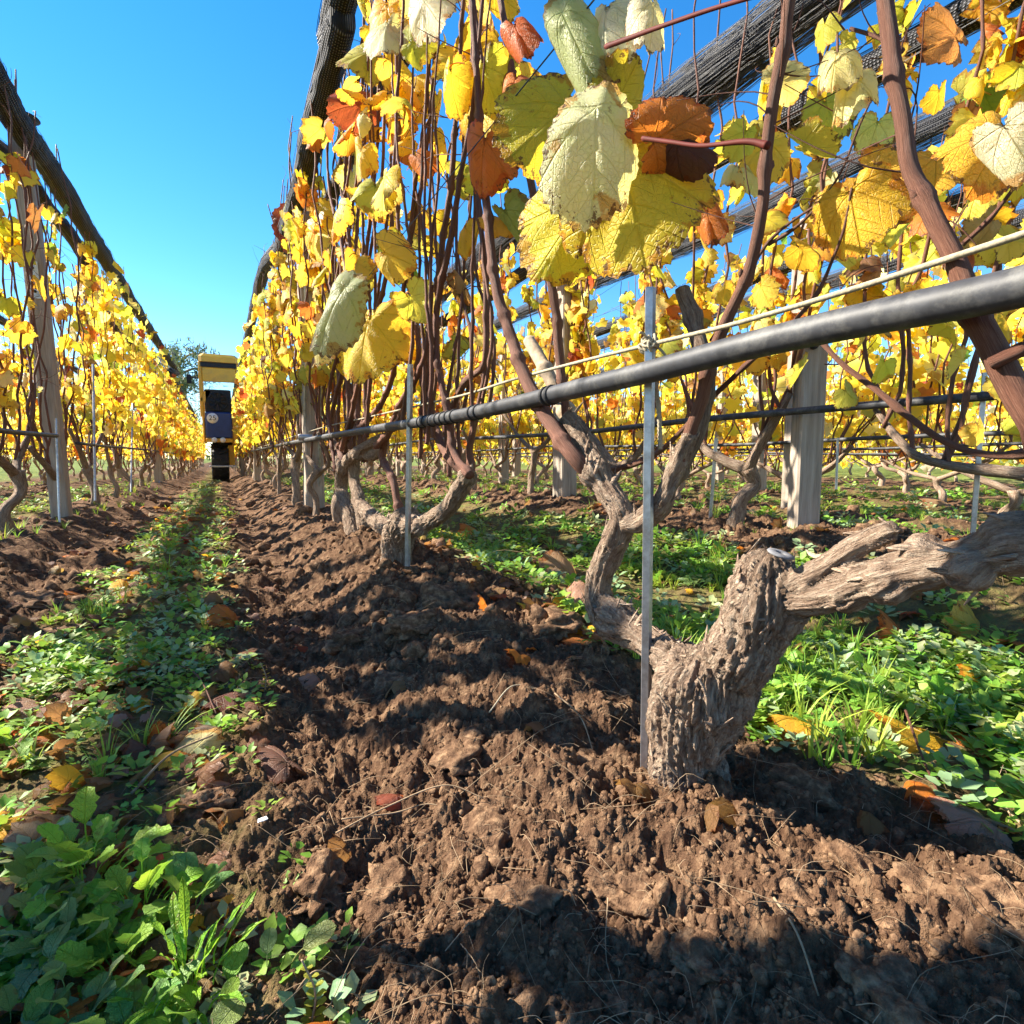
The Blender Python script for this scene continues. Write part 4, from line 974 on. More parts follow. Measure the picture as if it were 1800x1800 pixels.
# bolt on the short post
bo = [o for o in bpy.data.objects if o.name.startswith('trellis_post')][2]
a = Acc(); add_tube(a, np.array([[-0.010, -0.040, 0.49], [-0.010, -0.028, 0.49]]), 0.011, 10); obj('bolt', a.mesh('bolt', M_BLACK), bo)
r = np.random.default_rng(15)
for key, ys, w_ in (('L1', (8.2, 13, 18), 'left'), ('R1', (7.6, 12.4, 17.5), 'right'), ('L2', (4.2, 9.0, 13.5), 'second left'), ('R2', (6.4, 11), 'second right'), ('R3', (1.9, 5.2, 9), 'third right'), ('R4', (3.0, 7, 11), 'fourth right'), ('R5', (4.4, 9), 'fifth right')):
    for k, y in enumerate(ys):
        timber_post(ROWX[key]+0.01, y, 1.55+r.uniform(-0.1, 0.1), 0.085, 0.085, f'{("nearer", "farther", "farthest")[k]} of the plain posts among leaves in the {w_} row', lean=(r.normal(0, 0.01), r.normal(0, 0.01)))

def channel(name, foot, top, wd, label, group='galvanised training stakes'):
    """rolled steel angle stake"""
    foot = np.asarray(foot, float); top = np.asarray(top, float); H = np.linalg.norm(top-foot)
    a = Acc(); d = (top-foot)/H; x = Rv-d*np.dot(Rv, d); x /= np.linalg.norm(x); y = np.cross(d, x)
    pr = np.array([(-0.5, -0.10), (0.12, -0.28), (0.5, 0.05), (0.5, 0.45), (0.40, 0.45), (0.38, 0.10), (0.12, -0.10), (-0.5, 0.08)])*wd
    V = []; m = 2
    for k in (0, 1):
        c = foot+(top-foot)*k
        for q in pr: V.append(c+x*q[0]+y*q[1])
    n = len(pr); Q = [[j, (j+1) % n, n+(j+1) % n, n+j] for j in range(n)]
    V = np.array(V)-foot; T3 = [[n, n+1, n+6], [n, n+6, n+7], [n+1, n+2, n+5], [n+1, n+5, n+6], [n+2, n+3, n+4], [n+2, n+4, n+5]]
    a.add(V, Q, T3); o = obj(name, a.mesh(name, M_STEEL, smooth_shade=False), loc=tuple(foot)); thing(o, label, 'stake', group); return o
s0 = P(1135, 1365, 0.392); s1 = P(1144, 505, 0.392)
channel('stake', s0-[0, 0, 0.03], s1, 0.0108, 'galvanised steel stake in front of the old vine trunk, crossing the pipe')
channel('stake', P(716, 995, 0.37), P(721, 640, 0.37), 0.012, 'thin dark steel stake beside the second vine of the right row')
channel('stake', P(535, 905, 0.375), P(537, 470, 0.375), 0.013, 'bright narrow stake against the timber post in the right row')
channel('stake', P(1710, 948, 1.44), P(1732, 655, 1.44), 0.013, 'pale leaning stake in the second row near the right edge')
channel('stake', P(1247, 938, 1.44), P(1259, 770, 1.44), 0.012, 'thin leaning stake beside a bent vine in the second row right')
channel('stake', P(105, 935, -0.62), P(98, 735, -0.62), 0.009, 'thin rod in front of the broad left timber post')
channel('stake', P(167, 880, -0.64), P(163, 640, -0.64), 0.012, 'thin stake just right of the broad left timber post')
for i, (u, v0, v1, X) in enumerate([(940, 870, 790, 2.50), (1130, 850, 780, 2.5), (1470, 860, 770, 2.5), (560, 880, 640, 0.43), (230, 868, 700, -0.66), (280, 850, 720, -0.66)]):
    channel('stake', P(u, v0, X), P(u+3, v1, X), 0.012, ['small distant stake left of the pale second row post', 'small distant stake behind the big steel stake', 'small distant stake right of the short bolted post', 'dull stake hidden behind the right timber post', 'small far stake in the left row, nearer one', 'small far stake in the left row, farther one'][i])

# ------------------------------------------------------------------ pipes, cords, wires
def line_thing(name, pts, rad, sides, mat, label, cat, group=None, n=60, sag=0.0, seed=0):
    p = catmull(np.asarray(pts, float), n); r = np.random.default_rng(seed)
    if sag: p[:, 2] += sag*np.interp(np.arange(n), np.arange(0, n+5, 5), r.normal(0, 1, len(np.arange(0, n+5, 5))))
    org = p[0]; a = Acc(); add_tube(a, p, rad, sides); o = obj(name, a.mesh(name, mat, org), loc=tuple(org)); thing(o, label, cat, group); return o, p
pp = [P(u, v, 0.375) for u, v in ((2600, 180), (1950, 450), (1800, 503), (1500, 566), (1300, 612), (1140, 654), (1000, 687), (900, 711), (820, 728), (740, 742), (640, 757), (548, 772), (490, 783))]
pe = pp[-1]; pp += [np.array([0.385, y, 0.43]) for y in (6, 9, 13, 18, 24)]
p_ = catmull(np.array(pp), 260); org = p_[0]
pipe = empty('irrigation_pipe', tuple(org), 'thick black irrigation pipe of the right row, crossing in front of the near vine', 'pipe')
a = Acc(); add_tube(a, p_, 0.0108, 20); obj('tube', a.mesh('tube', M_PIPE, org), pipe)
def at_u(u):
    d = [abs((np.dot(q-CAM, Rv)/max(depth_of(q), 1e-3))*1000+900-u) if depth_of(q) > 0.05 else 1e9 for q in p_]; i = int(np.argmin(d)); return i
fine = catmull(np.array(pp), 4000)
def band(u, wd=0.004, mat=None, nm='band'):
    d = np.array([abs(np.dot(q-CAM, Rv)/max(depth_of(q), 1e-3)*1000+900-u) if depth_of(q) > 0.05 else 1e9 for q in fine]); i = int(d.argmin()); T = fine[i+1]-fine[i-1]; T /= np.linalg.norm(T)
    a = Acc(); add_tube(a, np.array([fine[i]-T*wd, fine[i], fine[i]+T*wd]), [0.0122, 0.0130, 0.0122], 18); obj(nm, a.mesh(nm, mat or M_BLACK, org), pipe)
for u in (962, 971, 842, 832, 800, 790, 781, 772, 760, 750, 741): band(u, 0.003)
d0 = fine[int(np.argmin([abs(np.dot(q-CAM, Rv)/max(depth_of(q), 1e-3)*1000+900-1398) if depth_of(q) > 0.05 else 1e9 for q in fine]))]
e = (CAM-d0)/np.linalg.norm(CAM-d0); a = Acc(); add_tube(a, np.array([d0+e*0.0095, d0+e*0.0112]), 0.0016, 10); obj('drip_hole', a.mesh('drip_hole', M_BLACK, org), pipe)
cp = [P(u, v, 0.392) for u, v in ((2500, 80), (1900, 372), (1800, 411), (1500, 508), (1300, 567), (1200, 592), (1140, 606), (1000, 641), (900, 668), (820, 693), (740, 712), (640, 735), (548, 757))]+[np.array([0.40, y, 0.46]) for y in (6, 10, 16, 24)]
line_thing('cord', cp, 0.0021, 8, M_CORD, 'pale cord stretched just above the thick pipe of the right row', 'cord', n=200)
cp = [P(u, v, 0.40) for u, v in ((1460, 585), (1380, 560), (1330, 575), (1240, 592), (1150, 603), (1140, 612), (1150, 600))]
# knot where the cord crosses the stake
k0 = P(1141, 604, 0.392); a = Acc(); r = np.random.default_rng(4)
for j in range(7):
    tt = np.linspace(0, 2*math.pi, 14); ax = rotz(r.uniform(0, 3))@rotx(r.uniform(0, 3)); c = np.stack([np.cos(tt)*0.0075, np.sin(tt)*0.0075, 0.004*np.sin(2*tt+j)], -1)@ax.T+r.normal(0, 0.0015, 3); add_tube(a, c, 0.0015, 5, cap=False)
for j in range(3):
    d = r.normal(0, 1, 3); d /= np.linalg.norm(d); add_tube(a, catmull([[0, 0, 0], d*0.012, d*0.022+[0, 0, -0.006]], 8), 0.0014, 5)
thing(obj('cord_knot', a.mesh('cord_knot', M_CORD), loc=tuple(k0)), 'frayed knot tying the pale cord to the steel stake', 'knot')
# ribbed plastic tie hanging behind the stake
tp_ = catmull([P(1150, 660, 0.40), P(1158, 720, 0.405), P(1161, 790, 0.405)], 40); a = Acc(); rad = 0.0022+0.0007*(np.arange(40) % 2); add_tube(a, tp_, rad, 6); thing(obj('plastic_tie', a.mesh('plastic_tie', M_CORD, tp_[0]), loc=tuple(tp_[0])), 'ribbed plastic tie dangling behind the big steel stake', 'tie')
line_thing('irrigation_pipe', [P(60, 764, -0.62)+np.array([0, -1.2, 0.0]), P(0, 757, -0.62), P(75, 764, -0.62), P(100, 766, -0.62)], 0.009, 10, M_PIPE, 'short grey pipe at the left edge reaching the broad timber post', 'pipe', n=24)
for key, z, rad, w_ in (('R2', 0.465, 0.010, 'second'), ('R3', 0.425, 0.009, 'third'), ('R4', 0.41, 0.009, 'fourth'), ('R5', 0.38, 0.009, 'fifth'), ('R6', 0.37, 0.009, 'sixth')):
    X = ROWX[key]-0.05; line_thing('irrigation_pipe', [(X, y, z+0.008*math.sin(y*2)) for y in (-1, 0.2, 1.2, 2.5, 4, 6, 9, 14, 22)], rad, 10, M_PIPE, f'grey drip pipe strung along the {w_} row right', 'pipe', 'drip pipes of the right rows', n=90, sag=0.003, seed=3)
for key, z in (('L1', 0.42), ('L2', 0.42)):
    X = ROWX[key]+0.04; line_thing('drip_line', [(X, y, z) for y in (3.6, 6, 10, 16, 26)], 0.008, 8, M_PIPE, {'L1': 'dark drip line low in the left row beyond the post', 'L2': 'dark drip line low in the second left row'}[key], 'pipe', n=60, sag=0.004, seed=5)
M_WIRE = M_STEEL
for key, zs in (('L1', (0.75, 1.1, 1.5)), ('R1', (0.80, 1.15)), ('R2', (0.7, 0.98, 1.25)), ('R3', (0.7, 1.0, 1.3)), ('R4', (0.7, 1.0))):
    for k, z in enumerate(zs):
        X = ROWX[key]+0.05*(1 if k % 2 else -1)
        line_thing('trellis_wire', [(X, -1.5, z), (X, 2, z-0.01), (X, 10, z), (X, 26, z)], 0.0009, 4, M_STRAND, f'{("lower", "middle", "upper")[k]} thin trellis wire of the {dict(L1="left", R1="right", R2="second right", R3="third right", R4="fourth right")[key]} row', 'wire', n=24)

# ------------------------------------------------------------------ rolled netting along the tops of the rows
def net_roll(pts, r0, label, strands, seed, loose=1.0, core=0.8, n=220, thr=0.0011):
    p = catmull(np.asarray(pts, float), n); r = np.random.default_rng(seed); s = np.concatenate([[0], np.cumsum(np.linalg.norm(np.diff(p, axis=0), axis=1))])
    R0 = r0*(1+0.20*noise2(s*2.1, 0*s+seed, seed)+0.08*noise2(s*7, 0*s, seed+1))
    o = empty('rolled_net', tuple(p[0]), label, 'net', 'rolled hail nets along the row tops'); org = p[0]
    a = Acc(); add_tube(a, p, R0*core, 28, rough=0.12, seed=seed, flute=0.10)
    obj('roll', a.mesh('roll', M_NET, org), o)
    T, N, B = frames(p); a = Acc()
    for k in range(strands):
        ph = r.uniform(0, 2*math.pi); kk = r.uniform(0.92, 1.0+0.35*loose); ph = ph+r.normal(0, 0.5)*s*0.4
        rad = R0*kk*(1+0.10*np.sin(s*r.uniform(2, 6)+r.uniform(0, 6)))
        q = p+N*(rad*np.cos(ph))[:, None]+B*(rad*np.sin(ph))[:, None]; q[:, 2] -= 0.25*loose*R0*max(0, kk-1.0)
        add_tube(a, q[::2], thr, 3, cap=False)
    m = int(s[-1]*(9 if loose > 0.5 else 3))
    for k in range(m):       # cross threads winding round the roll
        s0_ = r.uniform(0, s[-1]); i0 = np.interp(s0_, s, np.arange(n)); t = np.linspace(0, 1, 9); ii = np.clip(i0+t*r.uniform(-3, 3), 0, n-1.01); j = ii.astype(int); ff = (ii-j)[:, None]
        ph = r.uniform(0, 6.28)+t*r.uniform(1.5, 5); c = p[j]*(1-ff)+p[j+1]*ff; rad = R0[j]*r.uniform(0.95, 1.15)
        add_tube(a, c+N[j]*(rad*np.cos(ph))[:, None]+B[j]*(rad*np.sin(ph))[:, None], thr*0.9, 3, cap=False)
    th = obj('threads', a.mesh('threads', M_STRAND, org), o); th['kind'] = 'stuff'; return o
def line_x(X, z, ys, dz=0.0, seed=0, dip=0.02):
    r = np.random.default_rng(seed); return [(X+r.normal(0, 0.006), y, z+dz*y+r.normal(0, dip)) for y in ys]
YS = (-2, -0.8, 0.4, 1.4, 2.6, 4, 6, 8.5, 12, 17, 24)
net_roll([(0.385, -1.5, 1.75)]+[tuple(P(u, v, 0.36)) for u, v in ((615, -60), (600, 40), (573, 150), (545, 260), (522, 350), (498, 430))]+[(0.36, y, 1.74) for y in (4.8, 7, 11, 16, 24)], 0.042, 'tight black net roll on top of the right row, edging the sky', 12, 1, 0.12, 1.0)
net_roll(line_x(0.50, 1.42, YS, 0.004, 3), 0.030, 'lower black net roll behind the canes of the right row', 10, 2, 0.15, 1.0)
net_roll([(-0.68, y, z) for y, z in ((-1.5, 1.86), (0.5, 1.86), (1.6, 1.84))]+[tuple(P(u, v, -0.665)) for u, v in ((-40, 85), (30, 215), (90, 300), (160, 415), (250, 560), (310, 655))]+[(-0.66, y, 1.74) for y in (11, 16, 24)], 0.050, 'thick sagging black net roll on top of the left row', 14, 4, 0.2, 0.97)
net_roll([tuple(P(u, v, -0.80)) for u, v in ((-160, 130), (-60, 220), (30, 290), (80, 360), (140, 440))]+[(-0.80, y, 1.55) for y in (6, 10, 16, 24)], 0.040, 'second black net roll below the first in the left row', 12, 5, 0.3, 0.95)
net_roll(line_x(1.50, 1.56, YS, 0.006, 6, 0.015), 0.070, 'wide loose black net roll slanting across the upper right', 240, 7, 0.6, 0.78, thr=0.0008)
net_roll(line_x(1.62, 1.36, YS, 0.012, 8), 0.040, 'narrower black net roll under the wide one in the second row', 24, 8, 0.3, 0.95)
net_roll(line_x(2.60, 1.66, YS, 0.0, 9), 0.055, 'black net roll over the third row right', 110, 9, 0.6, 0.75, thr=0.0009)
net_roll(line_x(2.70, 1.35, YS, 0.0, 10), 0.045, 'lower black net roll of the third row right', 30, 10)
net_roll(line_x(3.68, 1.55, YS, 0.0, 11), 0.06, 'grey looking net roll over the fourth row right', 40, 11, 1.0)
net_roll(line_x(4.76, 1.50, YS, 0.0, 12), 0.06, 'farthest net roll, over the fifth row right', 30, 12, 1.0)
net_roll(line_x(-1.76, 1.62, YS, 0.0, 13), 0.045, 'net roll over the second row left, half hidden by leaves', 24, 13, 0.8)

# ------------------------------------------------------------------ ground cover
def clod_template(seed, sub=2):
    t = (1+5**0.5)/2
    V = [(-1, t, 0), (1, t, 0), (-1, -t, 0), (1, -t, 0), (0, -1, t), (0, 1, t), (0, -1, -t), (0, 1, -t), (t, 0, -1), (t, 0, 1), (-t, 0, -1), (-t, 0, 1)]
    F = [(0, 11, 5), (0, 5, 1), (0, 1, 7), (0, 7, 10), (0, 10, 11), (1, 5, 9), (5, 11, 4), (11, 10, 2), (10, 7, 6), (7, 1, 8), (3, 9, 4), (3, 4, 2), (3, 2, 6), (3, 6, 8), (3, 8, 9), (4, 9, 5), (2, 4, 11), (6, 2, 10), (8, 6, 7), (9, 8, 1)]
    V = [np.array(v, float)/np.linalg.norm(v) for v in V]
    for _ in range(sub-1):
        cache = {}; F2 = []
        def mid(a, b):
            k = (min(a, b), max(a, b))
            if k not in cache: m = V[a]+V[b]; V.append(m/np.linalg.norm(m)); cache[k] = len(V)-1
            return cache[k]
        for a, b, c in F:
            x, y, z = mid(a, b), mid(b, c), mid(c, a); F2 += [(a, x, z), (b, y, x), (c, z, y), (x, y, z)]
        F = F2
    V = np.array(V); d = 1+0.55*noise3(V[:, 0]*1.5+seed*3, V[:, 1]*1.5, V[:, 2]*1.5, seed)+0.38*noise3(V[:, 0]*3.7, V[:, 1]*3.7, V[:, 2]*3.7+seed, seed)
    V = np.sign(V)*np.abs(V)**0.85*d[:, None]*np.array([1, 0.8, 0.62]); return V, [], np.array(F), V*0

def rand_rots(r, n, tilt=3.0):
    out = []
    for _ in range(n): out.append(rotz(r.uniform(0, 6.28))@rotx(r.normal(0, tilt))@roty(r.normal(0, tilt)))
    return np.array(out)

def sample_ground(r, n, rmin, rmax, a=47, power=1.0):
    """points in the cone in front of the camera, denser when near"""
    u = r.uniform(0, 1, n)
    if power == 1.0: rad = rmin*(rmax/rmin)**u
    else: rad = (rmin**(1-power)+u*(rmax**(1-power)-rmin**(1-power)))**(1/(1-power))
    an = math.pi/2-YAW+np.radians(r.uniform(-a, a, n)); return rad*np.cos(an), rad*np.sin(an)

LUMPS = [(350, 1395, 50), (325, 1345, 50), (860, 1425, 75), (560, 1490, 75), (790, 1035, 75), (740, 1080, 55), (500, 1000, 40), (440, 985, 32), (1110, 1500, 65), (1500, 1460, 70), (1760, 1600, 110), (1400, 1570, 55), (640, 1620, 50), (60, 1050, 60),
    (130, 1095, 55), (985, 1090, 50), (1030, 1320, 55), (1640, 1540, 60), (700, 1180, 50), (620, 1130, 40), (1240, 1640, 70), (930, 1560, 60), (1080, 1700, 70), (1560, 1720, 90), (470, 1130, 45), (820, 1290, 60), (680, 1500, 60), (1400, 1350, 60)]
def build_clods():
    r = np.random.default_rng(21); acc = Acc(); cnt = 0
    for i, (lu, lv, px) in enumerate(LUMPS):
        V, _, T3, uv = clod_template(60+i, 5 if i in (2, 3, 8, 9, 10, 20, 21, 22, 23) else 4); p = G(lu, lv); S = px*depth_of(p)/FPX; nn = V/np.linalg.norm(V, axis=1, keepdims=True)
        V = V*np.array([r.uniform(0.8, 1.2), r.uniform(0.7, 1.1), r.uniform(0.5, 0.8)]); W = V@rotz(r.uniform(0, 6)).T*S; q = W*1.0+p
        W = W+nn*(0.0045*noise3(q[:, 0]*60, q[:, 1]*60, q[:, 2]*60, i)+0.0040*np.clip(noise3(q[:, 0]*130, q[:, 1]*130, q[:, 2]*130, i+3), -0.3, 1)+0.0016*noise3(q[:, 0]*330, q[:, 1]*330, q[:, 2]*330, i+5))[:, None]
        acc.add(W+p-[0, 0, S*0.12], None, T3, luv=(0, 0, 0), tint=(1, 1, 1)); cnt += len(T3)
    for k in range(8):
        big = k < 4; n = 1150 if big else 4600
        x, y = sample_ground(r, n, 0.22, 6.0 if big else 2.2, 52, 1.2)
        keep = r.uniform(0, 1, n) < soilness(x, y)*0.95+0.05; x, y = x[keep], y[keep]; z = ground_z(x, y)
        rad = np.hypot(x, y); S = np.clip(r.pareto(3.0, len(x))*0.0022+0.0016, 0, 0.010 if big else 0.0045)
        if big: S = np.clip(S*(0.8+0.8*rad), 0.0015, 0.022)
        t = clod_template(k+1, 2) if big else clod_template(k+1, 1)
        scatter(acc, t, np.stack([x, y, z-S*0.22], -1), rand_rots(r, len(x)), S, np.ones((len(x), 3))); cnt += len(x)*len(t[2])
    for k in range(5):
        x, y = sample_ground(r, 1500, 0.9, 9.0, 50, 1.0); keep = (r.uniform(0, 1, len(x)) < soilness(x, y)) & (np.abs(x) < 4); x, y = x[keep], y[keep]
        S = np.clip(r.pareto(2.5, len(x))*0.006+0.004, 0, 0.030)*np.clip(0.5+0.3*np.hypot(x, y), 0.6, 1.5); t = clod_template(k+31, 2 if k < 1 else 1)
        scatter(acc, t, np.stack([x, y, ground_z(x, y)+S*0.05], -1), rand_rots(r, len(x)), S, np.ones((len(x), 3))); cnt += len(x)*len(t[2])
    print('clod tris', cnt)
    o = obj('soil_clods', acc.mesh('soil_clods', M_CLOD)); o['kind'] = 'stuff'
build_clods()

def build_straw():
    r = np.random.default_rng(22); acc = Acc()
    x, y = sample_ground(r, 1700, 0.25, 3.5, 48, 1.15); z = ground_z(x, y)
    for i in range(len(x)):
        L = r.uniform(0.008, 0.045)*(1.0+0.4*math.hypot(x[i], y[i])); L = L*2.6 if r.random() < 0.06 else L
        a = r.uniform(0, 6.28); d = np.array([math.cos(a), math.sin(a), r.normal(0.10, 0.25)]); k = r.normal(0, 0.6, 3); k[2] = abs(k[2])*0.6
        b = np.array([x[i], y[i], z[i]+0.002]); q = np.array([b-d*L/2, b+k*L*0.35+[0, 0, 0.004], b+d*L/2+k*L*0.2])
        zz = ground_z(q[:, 0], q[:, 1], False); q[:, 2] = np.maximum(q[:, 2], zz+0.001)
        add_tube(acc, catmull(q, 7), np.linspace(1, 0.5, 7)*r.uniform(0.00012, 0.00036)*(1+0.6*math.hypot(x[i], y[i])), 3, cap=False)
    o = obj('dry_roots', acc.mesh('dry_roots', M_STRAW)); o['kind'] = 'stuff'
build_straw()

def weed_leaf_t(wd, L, droop, seg=4, notch=0.0, seed=0):
    r = np.random.default_rng(seed); k = np.linspace(0, 1, seg+1); w_ = wd*np.sin(np.pi*np.clip(k*0.86+0.10, 0, 1))**0.8*(1+notch*np.cos(k*math.pi*5)); w_[-1] = wd*0.12
    y = L*k*(1-0.15*droop*k); z = L*(0.35*k-droop*k**2*0.6)
    V = np.vstack([np.stack([-w_, y, z+0.22*w_], -1), np.stack([0*w_, y, z], -1), np.stack([w_, y, z+0.22*w_+0.05*np.sin(k*9)], -1)]); n = seg+1; Q = []
    for j in range(seg): Q += [[j, n+j, n+j+1, j+1], [n+j, 2*n+j, 2*n+j+1, n+j+1]]
    uv = np.stack([V[:, 0], V[:, 1], 0*V[:, 0]+0.3], -1); return V, np.array(Q), [], uv

def sprig_template(seed):
    """a low sprig of small ovate leaves"""
    r = np.random.default_rng(seed); acc = Acc(); n = r.integers(9, 14)
    for i in range(n):
        V, Q, T3, uv = weed_leaf_t(r.uniform(0.20, 0.32), r.uniform(0.6, 0.95), r.uniform(0.2, 0.8), 2, 0, seed+i)
        a = i*2.4+r.normal(0, 0.3); d = r.uniform(0.1, 1.0); R = rotz(a)@rotx(r.uniform(-0.2, 0.7)); acc.add(V@R.T+R@np.array([0, 0.1, 0])+np.array([-math.sin(a)*d*0.8, math.cos(a)*d*0.8, r.uniform(0.15, 0.9)]), Q, luv=uv, tint=(1, 1, 1))
    V, Q, T3, A = acc.arrays(); return V, Q, T3, A['luv']
def grass_template(seed, blades=12):
    r = np.random.default_rng(seed); acc = Acc()
    for i in range(blades):
        a = r.uniform(0, 6.28); L = r.uniform(0.6, 1.3); b = r.uniform(0.1, 0.9); k = np.linspace(0, 1, 5); w_ = 0.028*(1-k**1.5)+0.003
        out = b*L*k**1.8; z = L*k*(1-0.35*b*k); c = np.stack([np.cos(a)*(out+0.1), np.sin(a)*(out+0.1), z], -1); s = np.array([-math.sin(a), math.cos(a), 0])
        V = np.vstack([c-s*w_[:, None], c+s*w_[:, None]]); Q = [[j, 5+j, 6+j, j+1] for j in range(4)]; acc.add(V, Q, luv=np.stack([V[:, 0], V[:, 2], 0*V[:, 0]], -1), tint=(1, 1, 1))
    V, Q, T3, A = acc.arrays(); return V, Q, T3, A['luv']
T_SPRIG = [sprig_template(500+i) for i in range(6)]; T_GRASS = [grass_template(600+i) for i in range(5)]
def gcol(r, n, base, v=0.25):
    c = np.array(base)[None]*r.uniform(1-v, 1+v, (n, 1)); c[:, 0] *= r.uniform(0.75, 1.25, n); return c
def build_weeds():
    r = np.random.default_rng(23); acc = Acc(); g = Acc()
    for k, t in enumerate(T_SPRIG):
        x, y = sample_ground(r, 3600, 0.32, 14, 52, 1.4); dens = (1-soilness(x, y))*(0.12+0.88*(noise2(x*4, y*4, 40) > -0.05)); 
        left = x < 0.35; dens = np.where(left, np.where(y > 0.9, np.maximum(dens, 0.35*(1-soilness(x, y))), dens*0.7*(noise2(x*7, y*7, 44) > -0.1)), dens)
        keep = (r.uniform(0, 1, len(x)) < dens) & (np.abs(x) < 7); x, y = x[keep], y[keep]; z = ground_z(x, y, False); n = len(x); rad = np.hypot(x, y)
        S = r.uniform(0.010, 0.021, n)*np.where(x > 0.4, 1.25, 1.0)*np.clip(0.75+0.25*rad, 0.9, 2.2)
        col = gcol(r, n, (0.21, 0.36, 0.05)); mk = r.random(n) < 0.3; col[mk] = gcol(r, mk.sum(), (0.32, 0.42, 0.22))
        R = np.array([rotz(q) @ rotx(e) for q, e in zip(r.uniform(0, 6.28, n), r.normal(0, 0.25, n))]) if n else np.zeros((0, 3, 3)); scatter(acc, t, np.stack([x, y, z], -1), R, S, col)
    for k, t in enumerate(T_GRASS):
        x, y = sample_ground(r, 900, 0.6, 16, 52, 1.2); dens = (1-soilness(x, y))*(0.04+0.9*(noise2(x*2.2, y*2.2, 41) > np.where(x < 0.4, 0.26, 0.12))); keep = (r.uniform(0, 1, len(x)) < dens) & (np.abs(x) < 7); x, y = x[keep], y[keep]
        # tufts at the feet of the vines as well
        xe = np.concatenate([np.array([ROWX[q] for q in ('L1', 'R2', 'R3', 'R4')])[r.integers(0, 4, 60)]+r.normal(0, 0.10, 60)]); ye = r.uniform(0.8, 7, 60); x = np.concatenate([x, xe]); y = np.concatenate([y, ye])
        z = ground_z(x, y, False); n = len(x); S = r.uniform(0.025, 0.065, n); R = np.array([rotz(q) for q in r.uniform(0, 6.28, n)]); scatter(g, t, np.stack([x, y, z-0.004], -1), R, S, gcol(r, n, (0.28, 0.42, 0.06)))
    o = obj('weeds', acc.mesh('weeds', M_WEED)); o['kind'] = 'stuff'; o = obj('grass', g.mesh('grass', M_WEED)); o['kind'] = 'stuff'
    print('weed verts', acc.n, g.n)
build_weeds()

# leaf litter nobody would count
LIT = [(BROWN, 0.38), ((0.33, 0.17, 0.09), 0.30), (ORANGE, 0.06), ((0.40, 0.26, 0.16), 0.14), (GOLD, 0.05), (RED, 0.03)]
T_LIT = [leaf_template(801+i*5, 4, 0.0, 0.25, f, s, 0.0) for i, (s, f) in enumerate(((0.0, 0.3), (0.15, -0.3), (0.35, 0.5), (0.6, 0.2), (0.1, -0.6)))]
def build_litter():
    r = np.random.default_rng(24); acc = Acc()
    for t in T_LIT:
        x, y = sample_ground(r, 330, 0.4, 12, 50, 1.2)
        ex = np.concatenate([r.uniform(0.50, 0.78, 45), r.uniform(-0.5, 0.08, 90)]); ey = np.concatenate([r.uniform(0.75, 1.6, 45), r.uniform(0.6, 4.5, 90)]); x = np.concatenate([x, ex]); y = np.concatenate([y, ey])
        dens = 0.45+0.55*(1-soilness(x, y)); dens = np.where((x > 0.05) & (x < 0.42) & (y < 3), 0.08, dens); dens = np.where((x > 0.0) & (y < 0.7) & (x < 0.75), 0.02, dens); keep = (r.uniform(0, 1, len(x)) < dens) & (np.abs(x) < 7); x, y = x[keep], y[keep]; n = len(x)
        R = np.array([rotz(a)@rotx(b)@roty(c) for a, b, c in zip(r.uniform(0, 6.28, n), r.normal(0, 0.45, n), r.normal(0, 0.4, n))])
        scatter(acc, t[:4], np.stack([x, y, ground_z(x, y, False)+0.012], -1), R, r.uniform(0.015, 0.036, n), np.array([pick(r, LIT) for _ in range(n)]))
    o = obj('leaf_litter', acc.mesh('leaf_litter', M_LEAF)); o['kind'] = 'stuff'
build_litter()

